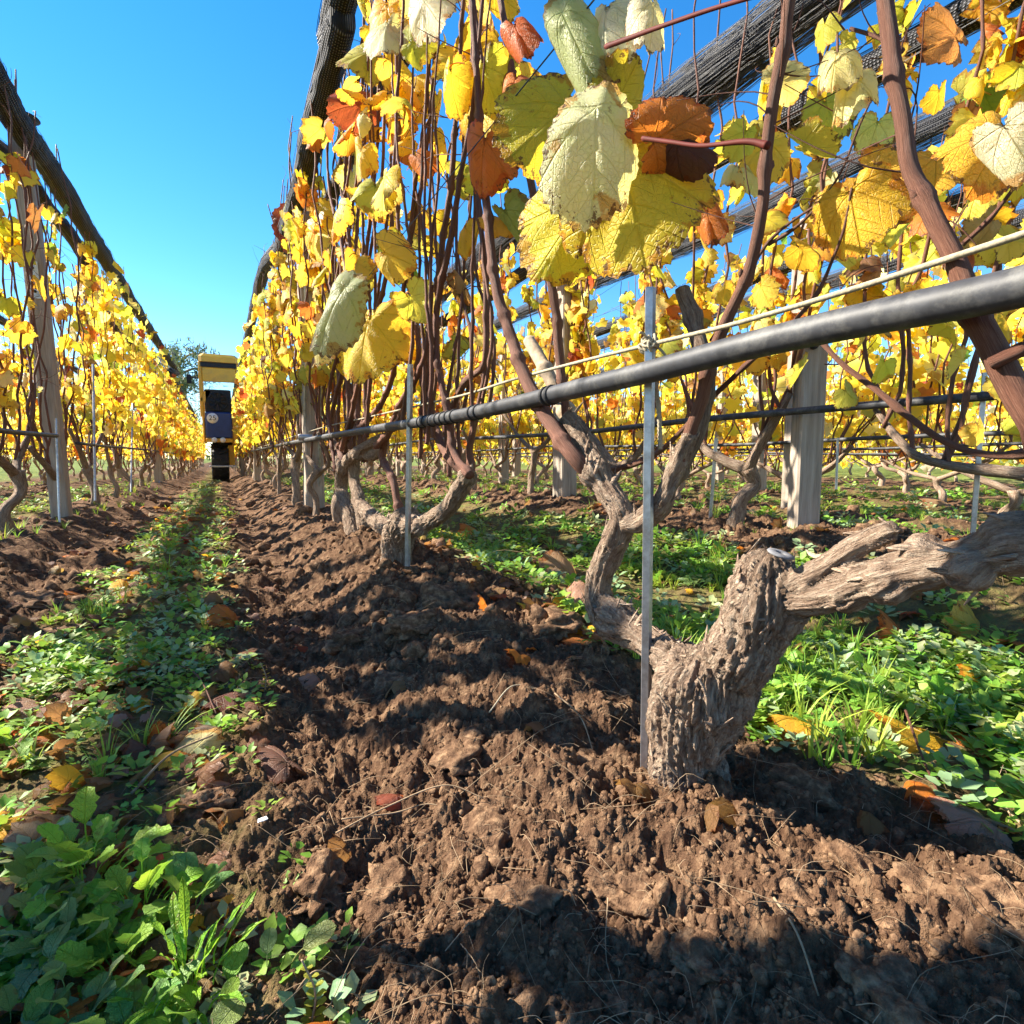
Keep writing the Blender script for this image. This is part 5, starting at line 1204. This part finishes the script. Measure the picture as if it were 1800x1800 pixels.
# fallen leaves one can tell apart
def fallen(u, v, px, col, label, me=0, tilt=(0.2, 0.2), ang=0.0, lift=0.010, stretch=(1, 1)):
    p = G(u, v); s = px*depth_of(p)/FPX/1.30
    B = rotz(ang)@rotx(tilt[0])@roty(tilt[1])
    o = obj('fallen_leaf', ME_FLAT[me], M=mat4(B@np.diag([stretch[0], stretch[1], 1]), s, p+np.array([0, 0, lift])-B@np.array([0, 0.3*s, 0]))); o.color = (*col, 1)
    thing(o, label, 'leaf', 'fallen vine leaves on the soil'); return o
TAN = (0.42, 0.25, 0.14); PINK = (0.50, 0.27, 0.19); RUST = (0.45, 0.15, 0.04)
for q in [
    (1625, 1292, 170, (0.74, 0.42, 0.03), 'big yellow and orange fallen leaf at the edge of the weeds, right of the vine', 0, (0.45, -0.1), 0.5),
    (1395, 1252, 90, GOLD, 'small yellow orange leaf between the old trunk and the green weeds', 1, (0.3, 0.2), 1.6),
    (1610, 1378, 75, ORANGE, 'small orange leaf on bare soil below the big yellow fallen leaf', 3, (0.2, 0.3), 2.0),
    (1715, 1432, 130, PINK, 'pinkish brown crumpled leaf near the right edge beyond the red twig', 4, (0.2, 0.1), 0.2),
    (1580, 1110, 85, RUST, 'rusty curled leaf standing under the thick right arm of the vine', 4, (1.0, 0.1), 0.4),
    (1715, 1095, 95, (0.60, 0.40, 0.08), 'dull yellow leaf leaning under the end of the right arm', 0, (1.0, 0.2), -0.4),
    (1785, 1125, 60, RUST, 'brown rolled leaf at the right edge under the vine arm', 4, (0.3, 0.1), 1.2),
    (940, 1058, 55, YEL, 'small yellow leaf at the foot of the leaf heap left of the old vine', 2, (0.2, 0.3), 1.0),
    (1000, 1010, 95, TAN, 'large tan leaf in the heap left of the bent vine arm', 1, (0.8, 0.1), 0.3),
    (955, 985, 80, BROWN, 'dark brown leaf at the back of the leaf heap', 3, (0.4, 0.3), 2.1),
    (885, 992, 50, RED, 'small bright red leaf beyond the soil mound', 4, (0.4, 0.2), 1.2),
    (1008, 1062, 85, PINK, 'pale pinkish leaf lowest in the heap beside the bent arm', 1, (0.7, -0.3), -0.5),
    (1030, 1112, 75, RUST, 'rust coloured leaf touching the knuckle of the old vine', 3, (0.3, 0.1), 0.8),
    (1385, 1045, 60, GOLD, 'golden leaf in the weeds behind the trunk head', 1, (0.2, 0.1), 0.8),
    (835, 930, 60, ORANGE, 'orange leaf on the grass right of the second vine', 0, (0.3, 0.2), 0.3),
    (795, 938, 55, YEL, 'yellow leaf on the grass just right of the second vine', 1, (0.3, 0.2), 1.9),
    (290, 1285, 62, (0.62, 0.16, 0.02), 'orange puckered leaf standing beside the big pale leaf in the aisle', 4, (0.9, 0.3), 0.4),
    (330, 1315, 120, (0.62, 0.52, 0.26), 'big pale yellow and buff leaf half buried in crumbled soil', 3, (0.5, 0.4), -0.9),
    (405, 1088, 65, ORANGE, 'orange brown leaf in the aisle beyond the dark furrow', 1, (0.6, 0.3), 0.6),
    (343, 950, 48, RED, 'red leaf in the middle of the aisle, farthest of the bright ones', 4, (0.5, 0.2), 1.3),
    (200, 1182, 90, RUST, 'rust brown leaf lying flat among weeds left in the aisle', 1, (0.2, 0.1), 0.2),
    (75, 1228, 95, PINK, 'pinkish leaf folded upright near the left edge', 3, (0.6, 0.3), 1.0),
    (222, 1500, 75, (0.34, 0.10, 0.03), 'dark orange leaf behind the broadleaf weeds at lower left', 1, (0.4, 0.1), 0.9),
    (440, 1592, 150, (0.17, 0.075, 0.045), 'long dark brown curled leaf beside the weed patch', 4, (0.2, 0.3), 1.5),
    (495, 1325, 100, (0.24, 0.115, 0.08), 'brown crumpled leaf in the middle of the soil', 4, (0.3, 0.3), 0.4),
    (690, 1386, 55, (0.36, 0.10, 0.06), 'small red brown leaf on dark soil under long straws', 3, (0.3, 0.2), 1.4),
    (410, 1215, 110, (0.18, 0.07, 0.05), 'dark purple brown leaf near the small yellow frond', 3, (0.3, 0.2), 2.4),
    (90, 968, 30, RED, 'tiny red leaf below the broad left post', 4, (0.6, 0.3), 1.3),
    (140, 1030, 42, ORANGE, 'small orange leaf on the left soil bank', 1, (0.6, 0.3), 2.3),
    (215, 1025, 34, GOLD, 'small golden leaf beside a grass tuft in the aisle', 1, (0.6, 0.3), 0.3),
    (255, 1135, 62, PALE, 'pale yellow leaf among weeds in the aisle', 0, (0.3, 0.2), 0.8),
    (90, 1282, 40, ORANGE, 'little orange leaf on the bright weeds at the left edge', 3, (0.5, 0.2), 0.8),
    (80, 1120, 40, GOLD, 'small gold leaf left of the clover patch', 2, (0.3, 0.2), 2.8),
    (568, 1785, 60, ORANGE, 'orange brown leaf at the bottom edge beside a yellow green frond', 1, (0.5, 0.3), 1.8),
    (555, 1195, 60, PINK, 'pale brown leaf scrap on the ridge of the furrow', 3, (0.3, 0.3), 0.1),
    (1770, 960, 60, TAN, 'tan leaf on the grass behind the right vine arm', 0, (0.3, 0.3), 0.1),
    (1660, 880, 70, TAN, 'arched pale brown leaf in the second row beside a vine foot', 3, (0.5, 0.3), 0.1)]:
    fallen(*q)

def twig(pts, rad, mat, label, cat='twig', name='twig'):
    p = np.array([G(u, v)+[0, 0, h] for u, v, h in pts]); c = catmull(p, 6*len(p)); a = Acc(); add_tube(a, c, np.linspace(rad, rad*0.6, len(c)), 6); thing(obj(name, a.mesh(name, mat, p[0]), loc=tuple(p[0])), label, cat, 'loose twigs and straws')
twig([(1590, 1275, 0.035), (1620, 1340, 0.022), (1660, 1400, 0.010), (1698, 1450, 0.0)], 0.0016, M_CANE, 'thin red twig stuck in the soil before the big yellow leaf')
twig([(1700, 1370, 0.004), (1760, 1410, 0.008), (1830, 1460, 0.004)], 0.0022, M_STRAW, 'pale dry stalk lying at the right edge')
twig([(590, 1440, 0.004), (680, 1415, 0.012), (780, 1390, 0.012), (850, 1385, 0.006)], 0.0009, M_STRAW, 'long pale straw lying across the middle soil', 'straw')
twig([(600, 1432, 0.006), (690, 1412, 0.010), (760, 1400, 0.006), (830, 1415, 0.003)], 0.0008, M_STRAW, 'second long straw beside the first in the middle', 'straw')
twig([(860, 1235, 0.004), (900, 1200, 0.014), (950, 1185, 0.004)], 0.0012, M_CORD, 'pale curved straw above the lit mound', 'straw')
twig([(975, 1220, 0.010), (1020, 1265, 0.012), (1045, 1300, 0.002)], 0.0010, M_STRAW, 'bent pale straw left of the big steel stake', 'straw')
twig([(230, 1385, 0.006), (300, 1350, 0.022), (375, 1310, 0.025)], 0.0016, M_STRAW, 'pale stalk resting against the big pale leaf', 'stalk')
twig([(290, 1155, 0.01), (345, 1190, 0.02), (380, 1250, 0.01)], 0.0015, M_CANE, 'thin brown twig with a pale cut end in the aisle')
twig([(500, 1745, 0.004), (560, 1690, 0.015), (640, 1720, 0.004)], 0.0008, M_STRAW, 'fine straw near the bottom edge', 'straw')
twig([(1360, 1590, 0.004), (1400, 1660, 0.008), (1440, 1730, 0.003)], 0.0010, M_STRAW, 'fine root hanging down the front mound', 'root')
a = Acc(); V = np.array([[-1, -0.5, 0], [0.2, -0.7, 0.15], [1, -0.2, 0], [0.7, 0.5, 0.25], [-0.3, 0.6, 0.1], [-0.9, 0.3, 0.2], [0, 0, 0.35]])*0.0045
a.add(np.vstack([V, V-[0, 0, 0.0006]]), None, [[i, (i+1) % 6, 6] for i in range(6)]+[[7+(i+1) % 6, 7+i, 13] for i in range(6)]); gp = G(462, 1442)
thing(obj('paper_scrap', a.mesh('paper_scrap', M_WHITE), loc=tuple(gp+[0, 0, 0.006])), 'small white scrap lying in the dark soil hollow', 'paper scrap')

# ------------------------------------------------------------------ weed plants at the lower left, each leaf its own part
def wl_mesh(kind, seed):
    r = np.random.default_rng(seed); seg = 9; k = np.linspace(0, 1, seg+1)
    if kind == 'oval': w_ = 0.34*np.sin(np.pi*np.clip(k*0.92+0.04, 0, 1))**0.55; w_[0] = 0.03; L = 1.0; st = 0.35
    elif kind == 'lobed': w_ = 0.30*np.sin(np.pi*np.clip(k*0.9+0.06, 0, 1))**0.6*(1+0.22*np.cos(k*math.pi*7)); w_[0] = 0.03; L = 1.0; st = 0.4
    else: w_ = 0.085*np.sin(np.pi*np.clip(k**1.4*0.95+0.05, 0, 1))**0.7*(1+0.10*np.cos(k*20)); L = 1.0; st = 0.35
    w_[-1] *= 0.25; dr = r.uniform(0.3, 1.0); cols = np.array([-1, -0.55, 0, 0.55, 1]); V = []; 
    for c in cols:
        x = w_*c; y = st+L*k*(1-0.12*dr*k); z = 0.25+0.30*k-dr*0.55*k**2+0.22*np.abs(x)+0.03*np.sin(k*11+c*2+seed)*np.abs(c)
        V.append(np.stack([x, y, z], -1))
    n = seg+1; V = np.vstack(V); Q = [[c*n+j, (c+1)*n+j, (c+1)*n+j+1, c*n+j+1] for c in range(4) for j in range(seg)]
    uv = np.stack([V[:, 0], (V[:, 1]-st), 0*V[:, 0]+0.2], -1); acc = Acc(); acc.add(V, Q, luv=uv, tint=(1, 1, 1))
    c = catmull([[0, 0, 0], [0, st*0.5, 0.16], [0, st+0.03, 0.25]], 6); Vt, Qt, Tt, _ = tube(c, 0.020, 4, cap=False); acc.add(Vt, Qt, luv=(3, 3, 0), tint=(1.2, 1.1, 1.0))
    return acc.mesh('leaf', M_WEEDN)
M_WEEDN = mat_leaf('broad_weed_leaf', veins=True, transl=0.38, rim=False)
WM = {k: [wl_mesh(k, 900+i) for i in range(4)] for k in ('oval', 'lobed', 'strap')}
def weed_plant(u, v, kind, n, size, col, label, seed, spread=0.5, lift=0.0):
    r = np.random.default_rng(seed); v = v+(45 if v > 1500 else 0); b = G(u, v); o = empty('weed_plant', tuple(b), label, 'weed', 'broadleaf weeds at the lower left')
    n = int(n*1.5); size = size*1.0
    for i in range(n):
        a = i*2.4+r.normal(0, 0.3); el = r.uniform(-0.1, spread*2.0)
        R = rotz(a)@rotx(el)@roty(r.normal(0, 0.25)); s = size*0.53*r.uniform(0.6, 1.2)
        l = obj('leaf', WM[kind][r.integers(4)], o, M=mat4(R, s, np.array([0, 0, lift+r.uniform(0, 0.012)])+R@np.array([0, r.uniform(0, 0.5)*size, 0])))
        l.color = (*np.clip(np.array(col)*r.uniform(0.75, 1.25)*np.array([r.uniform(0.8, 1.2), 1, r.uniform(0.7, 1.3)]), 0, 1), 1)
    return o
GR, GG, GB = (0.24, 0.44, 0.05), (0.28, 0.40, 0.16), (0.16, 0.31, 0.08)
weed_plant(330, 1690, 'strap', 22, 0.060, (0.22, 0.42, 0.04), 'bright green plant with long narrow leaves, at the centre of the lower left patch', 1, 0.55)
weed_plant(150, 1520, 'lobed', 14, 0.052, GR, 'tall light green lobed weed at the top of the lower left patch', 2, 0.5, 0.02)
weed_plant(250, 1560, 'lobed', 14, 0.048, GR, 'leafy green weed right of the tallest one in the lower left patch', 3, 0.45, 0.012)
weed_plant(330, 1560, 'oval', 9, 0.045, GB, 'dark green weed with broad leaves at the right edge of the patch', 4, 0.5, 0.01)
weed_plant(465, 1660, 'oval', 2, 0.040, (0.24, 0.31, 0.09), 'single pair of rounded olive leaves at the right tip of the patch', 5, 0.25)
weed_plant(360, 1755, 'oval', 5, 0.038, GR, 'small weed with oval leaves near the bottom edge', 6, 0.5)
weed_plant(120, 1600, 'lobed', 16, 0.045, GG, 'greyish green weed in the middle of the lower left patch', 7, 0.4)
weed_plant(40, 1620, 'lobed', 14, 0.044, GG, 'greyish weed touching the left edge', 8, 0.4)
weed_plant(200, 1650, 'lobed', 14, 0.042, GR, 'fresh green weed left of the narrow leaved plant', 9, 0.45)
weed_plant(60, 1710, 'oval', 12, 0.040, GG, 'blue green weed with rounded leaves at the lower left', 10, 0.4)
weed_plant(150, 1740, 'oval', 12, 0.038, GG, 'blue green weed next to the bottom edge', 11, 0.4)
weed_plant(230, 1770, 'lobed', 12, 0.036, GB, 'dark low weed at the bottom edge under the narrow leaved plant', 12, 0.4)
weed_plant(30, 1780, 'oval', 10, 0.036, GB, 'dark weed in the lower left corner', 13, 0.4)
weed_plant(90, 1540, 'oval', 8, 0.040, GB, 'dark green leaves behind the tall lobed weed', 14, 0.4)
weed_plant(30, 1290, 'lobed', 14, 0.040, (0.22, 0.42, 0.06), 'bright sunlit weed at the left edge halfway down', 15, 0.3)
weed_plant(20, 1340, 'lobed', 12, 0.036, (0.20, 0.38, 0.06), 'smaller sunlit weed below the one at the left edge', 16, 0.3)
weed_plant(150, 1145, 'lobed', 12, 0.036, (0.20, 0.36, 0.07), 'feathery light green weed in the aisle', 17, 0.35)
weed_plant(285, 1170, 'oval', 8, 0.032, (0.14, 0.30, 0.08), 'small plant with round dark leaves in the aisle', 18, 0.4)
weed_plant(1660, 1240, 'lobed', 10, 0.045, (0.20, 0.38, 0.04), 'bright green weed rising from the patch near the right edge', 19, 0.5)
weed_plant(1560, 1230, 'lobed', 8, 0.040, (0.20, 0.36, 0.05), 'small bright weed left of the taller one in the right patch', 20, 0.5)
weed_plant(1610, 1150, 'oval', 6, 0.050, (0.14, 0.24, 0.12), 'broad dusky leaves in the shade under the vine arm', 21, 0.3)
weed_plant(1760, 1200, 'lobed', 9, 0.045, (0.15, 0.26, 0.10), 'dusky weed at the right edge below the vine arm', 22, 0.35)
weed_plant(1480, 1150, 'lobed', 10, 0.045, (0.30, 0.40, 0.20), 'pale glinting weed right of the old trunk', 23, 0.3)
weed_plant(1220, 1030, 'lobed', 10, 0.040, (0.22, 0.36, 0.14), 'ferny pale green weed behind the old trunk', 24, 0.35)
for (u, v, lab, c) in ((465, 1215, 'small yellow frond standing in the soil of the aisle', (0.72, 0.48, 0.04)), (545, 1740, 'small yellow green frond at the bottom edge', (0.42, 0.42, 0.05))):
    b = G(u, v); o = empty('frond', tuple(b), lab, 'frond'); r = np.random.default_rng(u); H = 0.045
    st_ = catmull([[0, 0, 0], [0.003, 0, H*0.5], [-0.004, 0.002, H]], 8); a = Acc(); add_tube(a, st_, 0.0008, 4); obj('stem', a.mesh('stem', M_STRAW), o)
    for i in range(14):
        k = (i+1)/15; sd_ = 1 if i % 2 else -1; R = rotz(-YAW+sd_*math.pi/2*0.9)@rotx(0.3)
        l = obj('leaf', WM['oval'][i % 4], o, M=mat4(R, 0.0085*(1.1-0.6*k), st_[int(k*7)]-R@np.array([0, 0.002, 0.002]))); l.color = (*c, 1)

# ------------------------------------------------------------------ the yellow over-row tractor
def tractor():
    t0 = np.array([0.0, 12.0, float(land(0.05, 12.0))]); o = empty('tractor', tuple(t0), 'narrow yellow over-row tractor with dark fan and number disc at the end of the aisle', 'tractor')
    def bx(name, lo, hi, mat, par=o, bevel=0.012, rot=None, at=(0, 0, 0)):
        a = Acc(); box(a, lo, hi, rot, at, bevel); return obj(name, a.mesh(name, mat, smooth_shade=False), par)
    cabn = bx('roof', (-0.26, -0.05, 2.19), (0.40, 1.30, 2.34), M_YELLOW, bevel=0.05)
    bx('lamp_bar', (-0.23, -0.03, 2.10), (0.36, 0.03, 2.185), M_BLACK); bx('front_beam', (-0.21, -0.02, 1.84), (0.34, 0.05, 2.09), M_YELLOW)
    bx('post', (-0.27, 0, 1.20), (-0.21, 0.08, 2.19), M_YELLOW); bx('post', (0.34, 0, 1.20), (0.40, 0.08, 2.19), M_YELLOW); bx('post', (-0.27, 1.2, 1.2), (-0.21, 1.28, 2.19), M_YELLOW); bx('post', (0.34, 1.2, 1.2), (0.40, 1.28, 2.19), M_YELLOW)
    bx('window', (-0.20, 0.02, 1.66), (0.33, 0.03, 1.89), M_GLASS, bevel=0)
    g = bx('gusset', (-0.05, 0, -0.12), (0.05, 0.06, 0.12), M_YELLOW, rot=roty(0.5), at=(-0.17, 0, 1.58))
    h = bx('fan_housing', (-0.19, 0.0, 1.30), (0.25, 0.7, 1.70), M_BLACK, bevel=0.02)
    a = Acc(); c = np.array([[0.03+0.16*math.cos(t), -0.012, 1.48+0.16*math.sin(t)] for t in np.linspace(0, 2*math.pi, 25)]); add_tube(a, c, 0.016, 6, cap=False); f = obj('fan', a.mesh('fan', M_BLACK), h)
    a = Acc()
    for k in range(8):
        an = k*math.pi/4; d = np.array([math.cos(an), 0, math.sin(an)]); s = np.array([-math.sin(an), 0.5, math.cos(an)]); cc = np.array([0.03, -0.012, 1.48])
        V = np.array([cc+d*0.03-s*0.02, cc+d*0.16-s*0.045, cc+d*0.16+s*0.045, cc+d*0.03+s*0.02]); a.add(np.vstack([V, V+[0, 0.006, 0]]), [[0, 1, 2, 3], [7, 6, 5, 4], [0, 4, 5, 1], [2, 6, 7, 3]])
    add_tube(a, np.array([[0.03, -0.03, 1.48], [0.03, 0.01, 1.48]]), 0.04, 12); bl = obj('fan_blades', a.mesh('fan_blades', M_BLACK), h)
    cv = bx('engine_cover', (-0.20, -0.03, 0.82), (0.25, 0.9, 1.29), M_NAVY, bevel=0.03)
    a = Acc(); add_tube(a, np.array([[-0.075, -0.036, 1.17], [-0.075, -0.031, 1.17]]), 0.095, 28); nd = obj('number_disc', a.mesh('number_disc', M_WHITE), cv)
    cu = bpy.data.curves.new('number', 'FONT'); cu.body = '25'; cu.size = 0.125; cu.extrude = 0.002; cu.align_x = 'CENTER'; cu.align_y = 'CENTER'
    tmp = bpy.data.objects.new('number', cu); COL.objects.link(tmp); dg = bpy.context.evaluated_depsgraph_get(); me = bpy.data.meshes.new_from_object(tmp.evaluated_get(dg)); bpy.data.objects.remove(tmp)
    me.materials.clear(); me.materials.append(M_BLACK); tx = obj('number', me, cv, M=Matrix.Translation((-0.075, -0.039, 1.17))@Matrix.Rotation(math.pi/2, 4, 'X'))
    bx('side_panel', (-0.24, 0.0, 0.74), (-0.205, 1.6, 1.19), M_YELLOW); bx('side_panel', (0.25, 0.0, 0.70), (0.34, 1.6, 1.19), M_YELLOW)
    bx('bumper', (-0.20, -0.06, 0.73), (0.25, 0.02, 0.80), M_YELLOW)
    for x in (-0.06, 0.08):
        a = Acc(); add_tube(a, np.array([[x, -0.10, 0.77], [x, -0.06, 0.77]]), [0.045, 0.05], 14); obj('headlight', a.mesh('headlight', M_WHITE), o)
    a = Acc(); add_tube(a, np.array([[0.35, -0.06, 1.30], [0.35, -0.02, 1.30]]), 0.035, 12); obj('side_light', a.mesh('side_light', M_WHITE), o)
    wh = []
    for (y, nm) in ((0.35, 'wheel'), (1.75, 'wheel')):
        w_ = bpy.data.objects.new(nm, None); COL.objects.link(w_); w_.parent = o; w_.location = (0.02, y, 0.34)
        a = Acc(); n = 28; pr = [(-0.13, 0.20), (-0.15, 0.27), (-0.14, 0.32), (-0.10, 0.345), (0.10, 0.345), (0.14, 0.32), (0.15, 0.27), (0.13, 0.20)]
        V = np.array([[x, r_*math.cos(t), r_*math.sin(t)] for x, r_ in pr for t in np.linspace(0, 2*math.pi, n, endpoint=False)]); Q = [[k*n+j, k*n+(j+1) % n, (k+1)*n+(j+1) % n, (k+1)*n+j] for k in range(len(pr)-1) for j in range(n)]
        a.add(V, Q)
        for k in range(20):
            an = k*2*math.pi/20; sd_ = 1 if k % 2 else -1; R = rotx(an)@np.eye(3); a2 = Acc(); box(a2, (-0.085, -0.022, 0.335), (0.085, 0.022, 0.372), rot=R@rotz(0.5*sd_), at=R@np.array([0.065*sd_, 0, 0])); VV, QQ, TT, _ = a2.arrays(); a.add(VV, QQ)
        obj('tyre', a.mesh('tyre', M_BLACK, smooth_shade=False), w_)
        a = Acc(); add_tube(a, np.array([[-0.10, 0, 0], [-0.02, 0, 0], [0.02, 0, 0], [0.10, 0, 0]]), [0.20, 0.10, 0.10, 0.20], 20); obj('rim', a.mesh('rim', M_YELLOW), w_)
    bx('leg', (0.17, 0.2, 0.30), (0.27, 0.5, 0.86), M_YELLOW); bx('step', (-0.16, -0.14, 0.27), (0.30, -0.06, 0.30), M_STEEL, bevel=0.005); bx('chassis', (-0.10, 0.2, 0.68), (0.25, 2.2, 0.86), M_BLACK)
    m = bx('mirror', (-0.46, -0.06, 1.78), (-0.38, -0.02, 1.94), M_BLACK); bx('mirror_arm', (-0.38, -0.03, 1.88), (-0.27, -0.01, 1.90), M_BLACK, bevel=0); bx('mirror', (0.52, -0.06, 1.78), (0.60, -0.02, 1.94), M_BLACK); bx('mirror_arm', (0.40, -0.03, 1.88), (0.52, -0.01, 1.90), M_BLACK, bevel=0)
tractor()

# ------------------------------------------------------------------ trees far behind
M_TREE = mat_leaf('tree_foliage', veins=False, transl=0.25, rim=False)
def tree(x, y, H, Rr, n, col, label, seed, cat='tree'):
    r = np.random.default_rng(seed); o = empty('tree', (x, y, -0.15), label, cat, 'trees beyond the vineyard'); tr = Acc(); tips = []
    trunk = catmull([[0, 0, -0.3], [r.normal(0, 0.1), 0, H*0.3], [r.normal(0, 0.3), r.normal(0, 0.3), H*0.6], [r.normal(0, 0.3), 0, H*0.85]], 14); add_tube(tr, trunk, np.linspace(H*0.035, H*0.008, 14), 9, rough=0.2, seed=seed)
    for k in range(16):
        i = r.integers(4, 13); a = r.uniform(0, 6.28); L = Rr*r.uniform(0.5, 1.0); e = trunk[i]+np.array([math.cos(a)*L, math.sin(a)*L, r.uniform(0.1, 0.5)*L]); c = catmull([trunk[i], (trunk[i]+e)/2+[0, 0, L*0.15], e], 8); add_tube(tr, c, np.linspace(H*0.012, H*0.003, 8), 5); tips += [e, c[5], c[6]]
    tips.append(trunk[-1]); obj('trunk', tr.mesh('trunk', M_BARK_FAR), o); cr = Acc(); tips = np.array(tips); lf = weed_leaf_t(0.35, 1.0, 0.5, 1, 0, 1)
    c = tips[r.integers(0, len(tips), n)]+r.normal(0, 1, (n, 3))*np.array([Rr*0.17, Rr*0.17, Rr*0.13]); scatter(cr, lf, c, rand_rots(r, n, 1.0), r.uniform(0.022, 0.045, n)*H, gcol(r, n, col, 0.35))
    k = obj('crown', cr.mesh('crown', M_TREE), o); return o
def dirpt(u, Y):
    d = ray(u, 805); return d[0]/d[1]*Y
tree(dirpt(322, 48), 48, 9.6, 2.6, 4200, (0.09, 0.14, 0.09), 'tall airy grey green tree rising beyond the end of the left row', 1)
tree(dirpt(352, 60), 60, 5.5, 3.0, 3000, (0.10, 0.15, 0.06), 'lower bushy tree left of the tractor', 2)
tree(dirpt(440, 70), 70, 7.5, 4.0, 3000, (0.08, 0.12, 0.05), 'dark tree hidden behind the right row beyond the tractor', 3)
tree(dirpt(280, 66), 66, 6.5, 4.0, 3000, (0.09, 0.13, 0.05), 'round tree behind the left row canopy', 4)
tree(dirpt(120, 60), 60, 5.5, 4.5, 3000, (0.09, 0.13, 0.05), 'broad tree glimpsed low through the left row', 5)
a = Acc(); r = np.random.default_rng(33)
for k, tq in enumerate(T_FAR):
    tq = (tq[0][:15], np.zeros((0, 4), int), tq[2][:14], tq[3][:15]) if False else tq; n = 1100; row = r.integers(0, 8, n); x = 10.2+row*1.1+r.normal(0, 0.15, n); y = r.uniform(3, 30, n); z = r.uniform(0.15, 1.5, n)
    scatter(a, tq[:4], np.stack([x, y, z], -1), np.array([leaf_rot(r) for _ in range(n)]), r.uniform(0.09, 0.15, n), np.array([pick(r) for _ in range(n)]))
    n = 600; x = r.uniform(-9, -3.6, n); y = r.uniform(6, 26, n); x = -3.92-np.round((-3.92-x)/1.08)*1.08+r.normal(0, 0.12, n)
    scatter(a, tq[:4], np.stack([x, y, r.uniform(0.45, 1.4, n)], -1), np.array([leaf_rot(r) for _ in range(n)]), r.uniform(0.06, 0.10, n), np.array([pick(r) for _ in range(n)]))
o = obj('distant_vineyard', a.mesh('distant_vineyard', M_LEAF_FAR)); o['kind'] = 'stuff'
a = Acc(); r = np.random.default_rng(31); lf = weed_leaf_t(0.35, 1.0, 0.5, 1, 0, 1); n = 9000
x = r.uniform(-60, 150, n); y = 95-0.25*x+r.normal(0, 3, n); hh = 4.5+2.5*noise2(x*0.12, 0*x, 5)+1.2*noise2(x*0.5, 0*x, 6); z = r.uniform(0, 1, n)*hh
scatter(a, lf, np.stack([x, y, z], -1), rand_rots(r, n, 1.0), r.uniform(0.5, 1.1, n), gcol(r, n, (0.08, 0.12, 0.045), 0.35)); o = obj('distant_wood', a.mesh('distant_wood', M_TREE)); o['kind'] = 'stuff'
